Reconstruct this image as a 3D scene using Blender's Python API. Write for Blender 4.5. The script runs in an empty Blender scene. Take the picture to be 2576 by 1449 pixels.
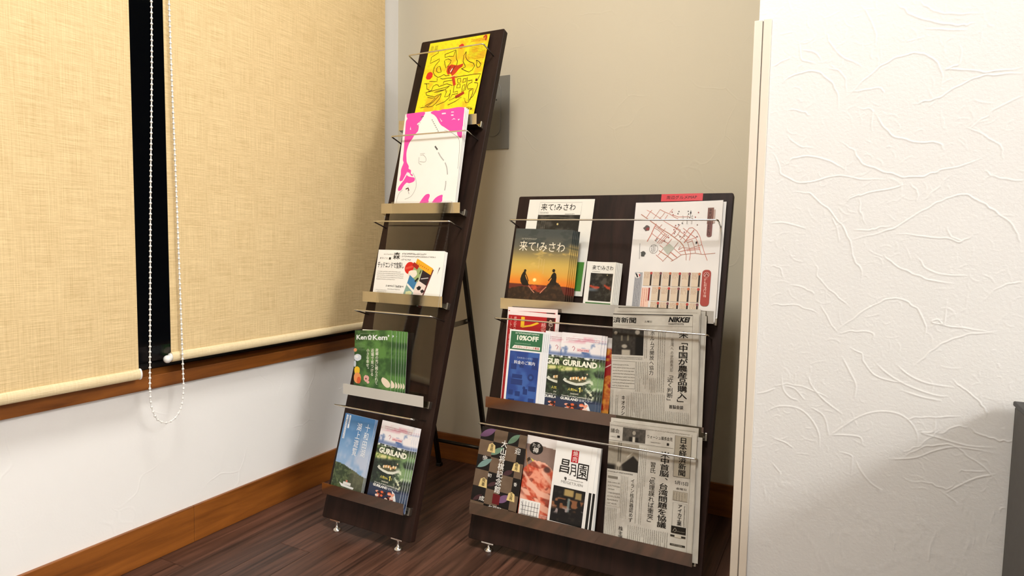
import bpy, bmesh, math, random
import numpy as np
from mathutils import Matrix, Vector
from mathutils.geometry import tessellate_polygon

scene = bpy.context.scene
COL = scene.collection

# ------------------------------------------------------------------ camera
CAM = dict(pos=(1.4186, -1.8324, 0.774), yaw=0.4776, pitch=0.075, roll=0.0173, f=1578.65)
def make_camera():
    yaw, pitch, roll = CAM['yaw'], CAM['pitch'], CAM['roll']
    f = Vector((-math.sin(yaw)*math.cos(pitch), math.cos(yaw)*math.cos(pitch), -math.sin(pitch)))
    r = Vector((math.cos(yaw), math.sin(yaw), 0)); u = r.cross(f)
    r2 = math.cos(roll)*r + math.sin(roll)*u
    u2 = -math.sin(roll)*r + math.cos(roll)*u
    m = Matrix((r2, u2, -f)).transposed().to_4x4()
    m.translation = Vector(CAM['pos'])
    cd = bpy.data.cameras.new('camera'); co = bpy.data.objects.new('camera', cd)
    COL.objects.link(co); co.matrix_world = m
    cd.sensor_fit = 'HORIZONTAL'; cd.sensor_width = 36.0
    cd.lens = CAM['f']/2576*36.0
    cd.clip_start = 0.02; cd.clip_end = 60
    scene.camera = co
make_camera()

# ------------------------------------------------------------------ world (night outside), lamps, exposure
w = bpy.data.worlds.new('night'); scene.world = w; w.use_nodes = True
w.node_tree.nodes['Background'].inputs[0].default_value = (0.010, 0.012, 0.018, 1)
w.node_tree.nodes['Background'].inputs[1].default_value = 0.15
scene.view_settings.view_transform = 'Standard'
scene.view_settings.look = 'None'
scene.view_settings.gamma = 1.0
scene.view_settings.use_curve_mapping = False
scene.view_settings.exposure = 0.69

def area(name, loc, size, power, color, target=None, size_y=None):
    l = bpy.data.lights.new(name, 'AREA'); l.energy = power; l.color = color
    l.shape = 'RECTANGLE' if size_y else 'SQUARE'; l.size = size
    if size_y: l.size_y = size_y
    o = bpy.data.objects.new(name, l); COL.objects.link(o); o.location = loc
    if target is not None:
        d = Vector(target)-Vector(loc); o.rotation_euler = d.to_track_quat('-Z', 'Y').to_euler()
    return o
area('ceiling_light_panel', (4.3, -1.7, 2.46), 0.85, 76, (1.0, 0.985, 0.965))
area('ceiling_light_panel', (1.05, -1.40, 2.46), 0.45, 22, (1.0, 0.982, 0.958))

# ------------------------------------------------------------------ helpers
def lin(c):
    if isinstance(c, str):
        c = c.lstrip('#'); c = tuple(int(c[i:i+2], 16)/255 for i in (0, 2, 4))
    a = np.asarray(c, float)
    return np.where(a <= 0.04045, a/12.92, ((a+0.055)/1.055)**2.4)

def mat_new(name):
    m = bpy.data.materials.new(name); m.use_nodes = True
    nt = m.node_tree; b = nt.nodes['Principled BSDF']
    return m, nt, b
def plain(name, col, rough=0.5, metal=0.0, spec=0.5):
    m, nt, b = mat_new(name)
    b.inputs['Base Color'].default_value = (*lin(col), 1)
    b.inputs['Roughness'].default_value = rough; b.inputs['Metallic'].default_value = metal
    b.inputs['Specular IOR Level'].default_value = spec
    n = nt.nodes.new('ShaderNodeTexNoise'); n.inputs['Scale'].default_value = 60
    tc = nt.nodes.new('ShaderNodeTexCoord'); nt.links.new(tc.outputs['Object'], n.inputs['Vector'])
    mr = nt.nodes.new('ShaderNodeMapRange'); mr.inputs['To Min'].default_value = max(0.02, rough-0.04); mr.inputs['To Max'].default_value = rough+0.05
    nt.links.new(n.outputs['Fac'], mr.inputs['Value']); nt.links.new(mr.outputs['Result'], b.inputs['Roughness'])
    return m
def link(nt, a, b): nt.links.new(a, b)

def wood(name, c1, c2, rough, scale, axis_scale, bump=0.02, rnd=0.0, coord='Object', spec=0.5):
    m, nt, b = mat_new(name)
    tc = nt.nodes.new('ShaderNodeTexCoord'); mp = nt.nodes.new('ShaderNodeMapping')
    mp.inputs['Scale'].default_value = axis_scale
    src = tc.outputs['Object']
    if rnd:
        oi = nt.nodes.new('ShaderNodeObjectInfo'); va = nt.nodes.new('ShaderNodeVectorMath'); va.operation = 'ADD'
        sc = nt.nodes.new('ShaderNodeVectorMath'); sc.operation = 'SCALE'; sc.inputs['Scale'].default_value = 13.7
        cv = nt.nodes.new('ShaderNodeCombineXYZ')
        for i in range(3): link(nt, oi.outputs['Random'], cv.inputs[i])
        link(nt, cv.outputs[0], sc.inputs[0]); link(nt, sc.outputs[0], va.inputs[1]); link(nt, src, va.inputs[0]); src = va.outputs[0]
    link(nt, src, mp.inputs['Vector'])
    n1 = nt.nodes.new('ShaderNodeTexNoise'); n1.inputs['Scale'].default_value = scale; n1.inputs['Detail'].default_value = 6; n1.inputs['Roughness'].default_value = 0.6
    n1.inputs['Distortion'].default_value = 0.6
    link(nt, mp.outputs[0], n1.inputs['Vector'])
    cr = nt.nodes.new('ShaderNodeValToRGB'); cr.color_ramp.elements[0].position = 0.32; cr.color_ramp.elements[1].position = 0.70
    cr.color_ramp.elements[0].color = (*lin(c1), 1); cr.color_ramp.elements[1].color = (*lin(c2), 1)
    link(nt, n1.outputs['Fac'], cr.inputs['Fac'])
    out = cr.outputs['Color']
    if rnd:
        hs = nt.nodes.new('ShaderNodeHueSaturation'); mr = nt.nodes.new('ShaderNodeMapRange')
        mr.inputs['To Min'].default_value = 1-rnd; mr.inputs['To Max'].default_value = 1+rnd
        link(nt, oi.outputs['Random'], mr.inputs['Value']); link(nt, mr.outputs[0], hs.inputs['Value']); link(nt, out, hs.inputs['Color']); out = hs.outputs[0]
    link(nt, out, b.inputs['Base Color'])
    b.inputs['Roughness'].default_value = rough; b.inputs['Specular IOR Level'].default_value = spec
    bp = nt.nodes.new('ShaderNodeBump'); bp.inputs['Strength'].default_value = 0.3; bp.inputs['Distance'].default_value = bump*0.01
    link(nt, n1.outputs['Fac'], bp.inputs['Height']); link(nt, bp.outputs[0], b.inputs['Normal'])
    return m

def wallpaper(name, col, ridge=0.0006, grain=0.0002):
    """white plaster-look paper: fine grain plus sparse trowel ridges"""
    m, nt, b = mat_new(name)
    b.inputs['Base Color'].default_value = (*lin(col), 1); b.inputs['Roughness'].default_value = 0.75
    b.inputs['Specular IOR Level'].default_value = 0.25
    tc = nt.nodes.new('ShaderNodeTexCoord')
    n = nt.nodes.new('ShaderNodeTexNoise'); n.inputs['Scale'].default_value = 210; n.inputs['Detail'].default_value = 5
    link(nt, tc.outputs['Object'], n.inputs['Vector'])
    b1 = nt.nodes.new('ShaderNodeBump'); b1.inputs['Strength'].default_value = 0.6; b1.inputs['Distance'].default_value = grain
    link(nt, n.outputs['Fac'], b1.inputs['Height'])
    last = b1
    if ridge:
        n2 = nt.nodes.new('ShaderNodeTexNoise'); n2.inputs['Scale'].default_value = 4.5; n2.inputs['Detail'].default_value = 2
        link(nt, tc.outputs['Object'], n2.inputs['Vector'])
        mx = nt.nodes.new('ShaderNodeVectorMath'); mx.operation = 'MULTIPLY_ADD'; mx.inputs[1].default_value = (0.28, 0.28, 0.28)
        link(nt, n2.outputs['Color'], mx.inputs[0]); link(nt, tc.outputs['Object'], mx.inputs[2])
        vo = nt.nodes.new('ShaderNodeTexVoronoi'); vo.feature = 'DISTANCE_TO_EDGE'; vo.inputs['Scale'].default_value = 5.5
        link(nt, mx.outputs[0], vo.inputs['Vector'])
        mr = nt.nodes.new('ShaderNodeMapRange'); mr.inputs['From Max'].default_value = 0.022; mr.inputs['To Min'].default_value = 1; mr.inputs['To Max'].default_value = 0
        mr.interpolation_type = 'SMOOTHSTEP'
        link(nt, vo.outputs['Distance'], mr.inputs['Value'])
        n3 = nt.nodes.new('ShaderNodeTexNoise'); n3.inputs['Scale'].default_value = 5; link(nt, tc.outputs['Object'], n3.inputs['Vector'])
        mr3 = nt.nodes.new('ShaderNodeMapRange'); mr3.inputs['From Min'].default_value = 0.48; mr3.inputs['From Max'].default_value = 0.62
        link(nt, n3.outputs['Fac'], mr3.inputs['Value'])
        mu = nt.nodes.new('ShaderNodeMath'); mu.operation = 'MULTIPLY'; link(nt, mr.outputs[0], mu.inputs[0]); link(nt, mr3.outputs[0], mu.inputs[1])
        b2 = nt.nodes.new('ShaderNodeBump'); b2.inputs['Strength'].default_value = 0.8; b2.inputs['Distance'].default_value = ridge
        link(nt, mu.outputs[0], b2.inputs['Height']); link(nt, b1.outputs[0], b2.inputs['Normal']); last = b2
    link(nt, last.outputs[0], b.inputs['Normal'])
    return m

def woven(name, c_lo, c_hi):
    """linen-look roller blind cloth: crossed streaky threads"""
    m, nt, b = mat_new(name)
    tc = nt.nodes.new('ShaderNodeTexCoord')
    outs = []
    for sc, s in (((1, 14, 520), 1.0), ((1, 480, 12), 1.0), ((1, 90, 900), 1.0), ((1, 6, 6), 1.0)):
        mp = nt.nodes.new('ShaderNodeMapping'); mp.inputs['Scale'].default_value = sc
        link(nt, tc.outputs['Object'], mp.inputs['Vector'])
        n = nt.nodes.new('ShaderNodeTexNoise'); n.inputs['Scale'].default_value = s; n.inputs['Detail'].default_value = 3; n.inputs['Roughness'].default_value = 0.55
        link(nt, mp.outputs[0], n.inputs['Vector']); outs.append(n.outputs['Fac'])
    def madd(a, k, c):
        q = nt.nodes.new('ShaderNodeMath'); q.operation = 'MULTIPLY_ADD'; link(nt, a, q.inputs[0]); q.inputs[1].default_value = k
        if isinstance(c, float): q.inputs[2].default_value = c
        else: link(nt, c, q.inputs[2])
        return q.outputs[0]
    h = madd(outs[0], 0.40, 0.0); h = madd(outs[1], 0.30, h); h = madd(outs[2], 0.24, h); h = madd(outs[3], 0.06, h)
    cr = nt.nodes.new('ShaderNodeValToRGB'); cr.color_ramp.elements[0].position = 0.36; cr.color_ramp.elements[1].position = 0.60
    cr.color_ramp.elements[0].color = (*lin(c_lo), 1); cr.color_ramp.elements[1].color = (*lin(c_hi), 1)
    link(nt, h, cr.inputs['Fac']); link(nt, cr.outputs[0], b.inputs['Base Color'])
    b.inputs['Roughness'].default_value = 0.85; b.inputs['Specular IOR Level'].default_value = 0.2
    bp = nt.nodes.new('ShaderNodeBump'); bp.inputs['Strength'].default_value = 0.5; bp.inputs['Distance'].default_value = 0.0006
    link(nt, h, bp.inputs['Height']); link(nt, bp.outputs[0], b.inputs['Normal'])
    return m

def brushed(name, col, rough, wav=0.0):
    m, nt, b = mat_new(name)
    b.inputs['Base Color'].default_value = (*lin(col), 1); b.inputs['Metallic'].default_value = 1.0
    tc = nt.nodes.new('ShaderNodeTexCoord')
    n = nt.nodes.new('ShaderNodeTexNoise'); n.inputs['Scale'].default_value = 30; link(nt, tc.outputs['Object'], n.inputs['Vector'])
    mr = nt.nodes.new('ShaderNodeMapRange'); mr.inputs['To Min'].default_value = rough*0.6; mr.inputs['To Max'].default_value = rough*1.4
    link(nt, n.outputs['Fac'], mr.inputs['Value']); link(nt, mr.outputs[0], b.inputs['Roughness'])
    if wav:
        n2 = nt.nodes.new('ShaderNodeTexNoise'); n2.inputs['Scale'].default_value = 7; n2.inputs['Detail'].default_value = 1
        link(nt, tc.outputs['Object'], n2.inputs['Vector'])
        bp = nt.nodes.new('ShaderNodeBump'); bp.inputs['Strength'].default_value = 1; bp.inputs['Distance'].default_value = wav
        link(nt, n2.outputs['Fac'], bp.inputs['Height']); link(nt, bp.outputs[0], b.inputs['Normal'])
    return m

def paper(name, rough, spec=0.5):
    m, nt, b = mat_new(name)
    a = nt.nodes.new('ShaderNodeVertexColor'); a.layer_name = 'ink'
    n = nt.nodes.new('ShaderNodeTexNoise'); n.inputs['Scale'].default_value = 900
    tc = nt.nodes.new('ShaderNodeTexCoord'); link(nt, tc.outputs['Object'], n.inputs['Vector'])
    mr = nt.nodes.new('ShaderNodeMapRange'); mr.inputs['To Min'].default_value = rough-0.03; mr.inputs['To Max'].default_value = rough+0.03
    link(nt, n.outputs['Fac'], mr.inputs['Value']); link(nt, mr.outputs[0], b.inputs['Roughness'])
    link(nt, a.outputs['Color'], b.inputs['Base Color']); b.inputs['Specular IOR Level'].default_value = spec
    return m

def clear_sheet(name, tint, refl=1.0):
    m = bpy.data.materials.new(name); m.use_nodes = True; nt = m.node_tree
    for n in list(nt.nodes): nt.nodes.remove(n)
    o = nt.nodes.new('ShaderNodeOutputMaterial'); mx = nt.nodes.new('ShaderNodeMixShader')
    t = nt.nodes.new('ShaderNodeBsdfTransparent'); t.inputs[0].default_value = (*tint, 1)
    g = nt.nodes.new('ShaderNodeBsdfGlossy'); g.inputs['Roughness'].default_value = 0.03
    fr = nt.nodes.new('ShaderNodeFresnel'); fr.inputs['IOR'].default_value = 1.5
    mu = nt.nodes.new('ShaderNodeMath'); mu.operation = 'MULTIPLY'; mu.inputs[1].default_value = refl
    link(nt, fr.outputs[0], mu.inputs[0]); link(nt, mu.outputs[0], mx.inputs[0])
    link(nt, t.outputs[0], mx.inputs[1]); link(nt, g.outputs[0], mx.inputs[2]); link(nt, mx.outputs[0], o.inputs[0])
    return m

M = dict(
    wall_white=wallpaper('wall_white_paper', '#F5F3EF', 0.0004, 0.00022),
    wall_back=wallpaper('wall_cream_paper', '#E0D6BE', 0.0003, 0.00018),
    wall_trowel=wallpaper('wall_trowel_paper', '#EAEAE8', 0.0, 0.0006),
    ceiling=wallpaper('ceiling_paper', '#EDEAE2', 0.0, 0.0002),
    plank=wood('floor_walnut', '#28170f', '#6c493a', 0.42, 2.0, (30, 1.3, 30), 0.03, 0.18),
    floorbase=plain('floor_base', '#140b08', 0.8),
    oak=wood('amber_wood', '#6d3a12', '#9c5c22', 0.35, 2.2, (18, 1.6, 18), 0.02),
    oak_x=wood('amber_wood_back', '#6d3a12', '#9c5c22', 0.35, 2.2, (1.6, 18, 18), 0.02),
    board=wood('wenge_board', '#1a0f0a', '#34211a', 0.5, 2.0, (20, 20, 2.0), 0.02, spec=0.22),
    steel=brushed('polished_steel', '#cfcac0', 0.09, 0.0015),
    wire=brushed('steel_wire', '#d8d6d0', 0.2),
    legmetal=brushed('dark_metal_leg', '#3a342d', 0.4),
    stay=brushed('grey_metal_stay', '#a8a296', 0.35),
    plate=plain('grey_plate', '#8c897f', 0.42),
    plate_dark=plain('plate_dark', '#3b3934', 0.5),
    blind=woven('linen_blind', '#caae7c', '#ecd3a2'),
    bar=woven('linen_bar', '#dcc697', '#efddb6'),
    white=plain('white_plastic', '#f2f0ea', 0.35),
    guard=plain('cream_guard', '#e9dfcf', 0.5),
    groove=plain('groove_shadow', '#8d857a', 0.7),
    frame=plain('window_frame_dark', '#0d0b0a', 0.4),
    pane=clear_sheet('window_glass', (0.75, 0.78, 0.78), 1.0),
    acrylic=clear_sheet('clear_acrylic', (0.97, 0.97, 0.965), 0.55),
    cabinet=plain('cabinet_grey', '#4a4845', 0.6),
    cabinet_rim=plain('cabinet_rim', '#1d1c1b', 0.5),
    gloss=paper('coated_paper', 0.34, 0.45),
    satin=paper('satin_paper', 0.5, 0.35),
    news=paper('newsprint', 0.9, 0.15),
    label=paper('label_tape', 0.3, 0.5),
)

class MB:
    def __init__(s): s.v = []; s.f = []
    def box(s, x0, x1, y0, y1, z0, z1):
        n = len(s.v)
        s.v += [(x, y, z) for x in (x0, x1) for y in (y0, y1) for z in (z0, z1)]
        for q in ((0, 1, 3, 2), (4, 6, 7, 5), (0, 4, 5, 1), (2, 3, 7, 6), (0, 2, 6, 4), (1, 5, 7, 3)): s.f.append(tuple(n+i for i in q))
        return s
    def tube(s, path, r, n=10, caps=True):
        P = [Vector(p) for p in path]; rings = []
        up = None
        for i, p in enumerate(P):
            d = ((P[i+1]-p) if i < len(P)-1 else Vector((0, 0, 0)))
            e = ((p-P[i-1]) if i > 0 else Vector((0, 0, 0)))
            t = (d.normalized()+e.normalized()).normalized()
            if up is None: up = t.orthogonal().normalized()
            up = (up-up.dot(t)*t).normalized(); side = t.cross(up)
            b = len(s.v); rr = r[i] if isinstance(r, (list, tuple)) else r
            for k in range(n):
                a = 2*math.pi*k/n; s.v.append(tuple(p+rr*(math.cos(a)*up+math.sin(a)*side)))
            rings.append(b)
        for a, b in zip(rings, rings[1:]):
            for k in range(n): s.f.append((a+k, a+(k+1) % n, b+(k+1) % n, b+k))
        if caps:
            s.f.append(tuple(rings[0]+k for k in reversed(range(n)))); s.f.append(tuple(rings[-1]+k for k in range(n)))
        return s
    def lathe(s, c, prof, n=20):
        """profile of (radius, z) about the z axis at c"""
        rings = []
        for r, z in prof:
            b = len(s.v); rings.append(b)
            for k in range(n):
                a = 2*math.pi*k/n; s.v.append((c[0]+r*math.cos(a), c[1]+r*math.sin(a), c[2]+z))
        for a, b in zip(rings, rings[1:]):
            for k in range(n): s.f.append((a+k, a+(k+1) % n, b+(k+1) % n, b+k))
        s.f.append(tuple(rings[0]+k for k in reversed(range(n)))); s.f.append(tuple(rings[-1]+k for k in range(n)))
        return s
    def sphere(s, c, r, nu=8, nv=5):
        b = len(s.v); s.v.append((c[0], c[1], c[2]+r))
        for j in range(1, nv):
            t = math.pi*j/nv
            for k in range(nu):
                a = 2*math.pi*k/nu; s.v.append((c[0]+r*math.sin(t)*math.cos(a), c[1]+r*math.sin(t)*math.sin(a), c[2]+r*math.cos(t)))
        s.v.append((c[0], c[1], c[2]-r)); e = len(s.v)-1
        for k in range(nu):
            s.f.append((b, b+1+k, b+1+(k+1) % nu)); s.f.append((e, e-nu+(k+1) % nu, e-nu+k))
        for j in range(nv-2):
            for k in range(nu):
                p = b+1+j*nu; s.f.append((p+k, p+nu+k, p+nu+(k+1) % nu, p+(k+1) % nu))
        return s
    def prism(s, pts, axis, a, b):
        """extrude a 2D outline along an axis ('x','y','z') from a to b"""
        n = len(pts); base = len(s.v)
        def mk(p, t):
            return {'x': (t, p[0], p[1]), 'y': (p[0], t, p[1]), 'z': (p[0], p[1], t)}[axis]
        s.v += [mk(p, a) for p in pts]+[mk(p, b) for p in pts]
        s.f.append(tuple(range(base, base+n))); s.f.append(tuple(reversed(range(base+n, base+2*n))))
        for i in range(n): s.f.append((base+i, base+(i+1) % n, base+n+(i+1) % n, base+n+i))
        return s

def obj(name, mb, mat, parent=None, bevel=0.0, seg=2, smooth=False, kind=None, label=None, loc=None):
    me = bpy.data.meshes.new(name); me.from_pydata(mb.v, [], mb.f); me.update()
    bm = bmesh.new(); bm.from_mesh(me)
    bmesh.ops.recalc_face_normals(bm, faces=bm.faces)
    if bevel:
        es = [e for e in bm.edges if len(e.link_faces) == 2 and e.calc_face_angle(0) > 0.6]
        bmesh.ops.bevel(bm, geom=es, offset=bevel, segments=seg, profile=0.5, affect='EDGES', clamp_overlap=True)
    bm.to_mesh(me); bm.free()
    if smooth: me.polygons.foreach_set('use_smooth', [True]*len(me.polygons))
    me.materials.append(mat)
    o = bpy.data.objects.new(name, me); COL.objects.link(o)
    if loc is not None:
        me.transform(Matrix.Translation(-Vector(loc))); o.location = loc
    if parent is not None: o.parent = parent
    if kind: o['kind'] = kind
    if label: o['label'] = label
    return o
def empty(name, matrix, label, cat, group=None):
    o = bpy.data.objects.new(name, None); COL.objects.link(o); o.empty_display_size = 0.05
    o.matrix_world = matrix
    tag(o, label, cat, group); return o
def tag(o, label, cat, group=None):
    o['label'] = label; o['category'] = cat
    if group: o['group'] = group
    return o
def arc(c, r, a0, a1, n):
    return [(c[0]+r*math.cos(a0+(a1-a0)*i/n), c[1]+r*math.sin(a0+(a1-a0)*i/n)) for i in range(n+1)]
def roundrect(x0, z0, x1, z1, r, n=6):
    h = math.pi/2
    return arc((x1-r, z1-r), r, 0, h, n)+arc((x0+r, z1-r), r, h, 2*h, n)+arc((x0+r, z0+r), r, 2*h, 3*h, n)+arc((x1-r, z0+r), r, 3*h, 4*h, n)
def smooth_path(pts, sub=4):
    P = [np.array(p, float) for p in pts]
    if len(P) < 3: return [tuple(p) for p in P]
    P = [2*P[0]-P[1]]+P+[2*P[-1]-P[-2]]; out = []
    for i in range(1, len(P)-2):
        for k in range(sub):
            t = k/sub; a, b, c, d = P[i-1:i+3]
            out.append(tuple(0.5*((2*b)+(-a+c)*t+(2*a-5*b+4*c-d)*t*t+(-a+3*b-3*c+d)*t**3)))
    out.append(tuple(P[-2])); return out

# ---- traced artwork and trowel strokes (mm)
YEL = [[(36,268),(39,259),(29,254),(16,247),(17,236),(16,226),(34,232),(48,238),(49,230),(40,220),(35,210),(35,195),(43,183),(57,174),(66,176),(77,181),(86,176),(98,176)],[(64,250),(80,254),(102,260),(100,252),(98,239),(83,241),(67,240),(66,249)],[(102,260),(110,230),(116,221),(117,208),(115,201)],[(70,230),(81,233),(93,226),(91,217),(85,209),(80,202),(73,215),(68,229)],[(49,210),(55,212),(61,201),(65,191),(55,190),(48,195),(45,205),(49,210)],[(141,249),(135,236),(137,216),(146,204),(149,197),(140,193),(136,193),(154,183),(166,178),(176,184),(181,196),(175,206),(161,212),(150,220),(143,231),(141,249)],[(183,215),(193,209),(202,199),(199,190),(191,190),(186,199),(187,206),(183,215)],[(67,170),(76,166),(92,167),(111,166),(130,167),(149,168),(168,168),(186,169),(208,167),(204,157),(200,145)],[(55,171),(57,161),(48,161),(29,164),(30,156),(11,158),(21,155),(26,138),(35,135),(34,130),(44,132)],[(44,132),(47,146),(56,150),(64,148),(68,142),(88,147),(96,148),(117,140)],[(82,157),(101,158),(113,158)],[(82,150),(83,157)],[(25,127),(47,130),(68,133),(91,136),(107,140),(101,135),(92,129),(69,128),(54,124),(70,124),(92,129)],[(25,127),(29,118),(45,113),(61,109),(74,115),(83,119),(73,108),(59,92),(40,79),(17,77)],[(35,110),(50,106),(64,105),(52,91),(32,82)],[(83,116),(81,102),(70,87),(59,78),(41,77)],[(96,129),(100,119),(97,105),(109,106),(115,116),(112,127)],[(115,114),(114,100),(101,89),(72,80)],[(123,140),(125,117),(139,119),(142,111),(123,110),(116,91),(137,100),(158,98),(140,87),(115,77)],[(130,160),(141,161),(144,148),(134,147),(130,160)],[(134,142),(143,143),(146,130),(134,130),(134,142)],[(151,158),(161,158),(161,148),(152,145),(151,158)],[(154,136),(161,139),(163,125),(153,122),(154,136)],[(164,161),(167,138),(166,121),(152,117)],[(168,149),(183,150),(184,143),(174,139),(170,131),(174,122),(192,122),(194,106),(189,86)],[(192,141),(204,138),(206,129),(202,112),(197,97),(188,89),(186,79),(177,78),(166,95),(184,83),(180,116)],[(180,116),(189,119)]]
PNK = [[(5,298),(36,298),(70,297),(66,283),(58,271),(47,263),(54,258),(54,243),(49,237),(43,231),(36,219),(28,209),(23,192),(22,177),(25,160),(28,150),(36,139),(37,131),(46,126),(47,116),(54,113),(54,108),(47,112),(40,120),(35,118),(34,112),(44,107),(62,103),(62,93),(46,88),(36,90),(26,80),(20,69),(10,67),(8,76),(18,90),(24,98),(12,95),(9,102),(11,115),(10,131),(16,150),(12,159),(11,186),(9,216),(7,248),(6,263),(6,276),(10,283),(6,289)],[(91,294),(103,298),(120,296),(131,299),(147,298),(165,299),(184,300),(202,297),(205,289),(205,268),(206,247),(205,237),(207,214),(202,210),(193,217),(186,230),(171,230),(164,233),(145,245),(133,252),(123,263),(114,276),(104,285),(94,290)],[(90,29),(98,41),(108,52),(119,54),(123,48),(120,37),(120,29)],[(133,29),(141,40),(152,47),(165,50),(166,42),(164,29)]]
WLN = [[(120,192),(130,181)],[(134,173),(144,160),(156,148)],[(161,142),(169,127),(174,107)],[(171,89),(172,78),(171,62)],[(146,236),(167,229),(186,218),(198,207),(203,186),(205,154),(206,122)],[(54,118),(66,101),(71,85),(70,69),(58,49),(37,41)],[(25,69),(14,59),(9,43),(8,29)],[(69,163),(71,146),(81,140)],[(83,169),(93,160),(93,148),(73,150)]]
WWH = [[(25,258),(28,247),(24,249)],[(124,275),(134,264),(138,266),(132,262)],[(162,289),(171,288),(171,286),(162,286)],[(162,280),(171,280),(171,276),(163,277)],[(166,264),(173,269),(180,265),(172,266)],[(186,265),(194,265),(189,260),(188,264)],[(130,288),(143,288),(145,284),(131,284)],[(34,123),(21,98),(24,96),(36,118)],[(38,77),(47,85),(49,79),(43,79)]]
ROAD = [[(16,266),(37,251),(54,239),(70,227),(90,215),(102,206),(118,194),(126,184),(130,173),(133,164)],[(29,277),(41,271),(52,263),(63,256),(78,245),(93,236)],[(62,278),(75,271),(87,266),(98,258),(108,253)],[(62,278),(58,271),(52,261),(46,250)],[(42,277),(37,270),(30,258)],[(93,279),(86,269)],[(74,270),(69,261),(61,253)],[(82,264),(77,255),(74,249)],[(56,241),(51,230),(45,212),(37,195)],[(51,231),(63,224),(73,214),(89,204)],[(53,235),(68,225),(83,212)],[(47,216),(60,206),(72,199),(90,190)],[(70,239),(62,229)],[(79,229),(71,219),(62,206),(55,197)],[(80,216),(62,191)],[(85,214),(66,189)],[(89,212),(71,190)],[(97,202),(88,189),(77,175),(67,160)],[(113,193),(103,178),(91,159),(79,144)],[(69,186),(82,176)],[(62,161),(79,147)],[(68,172),(89,159),(105,147)],[(97,168),(113,155)],[(103,178),(122,162)],[(99,145),(112,153),(123,162),(130,163),(155,166),(172,163),(201,166)],[(95,263),(108,258),(125,258),(134,258)],[(93,236),(110,225),(129,211),(138,204)],[(100,233),(116,224)],[(122,229),(140,214),(153,205)],[(114,239),(104,224),(93,209)],[(116,225),(109,211),(103,206)],[(136,229),(130,218),(117,199)],[(148,224),(138,209),(127,192)],[(109,214),(124,204),(135,193),(140,179),(145,164)],[(136,229),(144,230),(155,221),(163,207),(169,187),(177,165),(184,148)],[(153,205),(159,192),(164,177),(169,164)],[(145,199),(151,184),(156,165)],[(133,198),(146,202),(159,207)],[(135,193),(146,197)],[(115,174),(124,180),(142,178),(168,187)],[(117,169),(137,175),(165,180)],[(135,172),(166,176)],[(134,164),(135,148)],[(144,164),(143,148)],[(115,175),(119,183)]]
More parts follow.
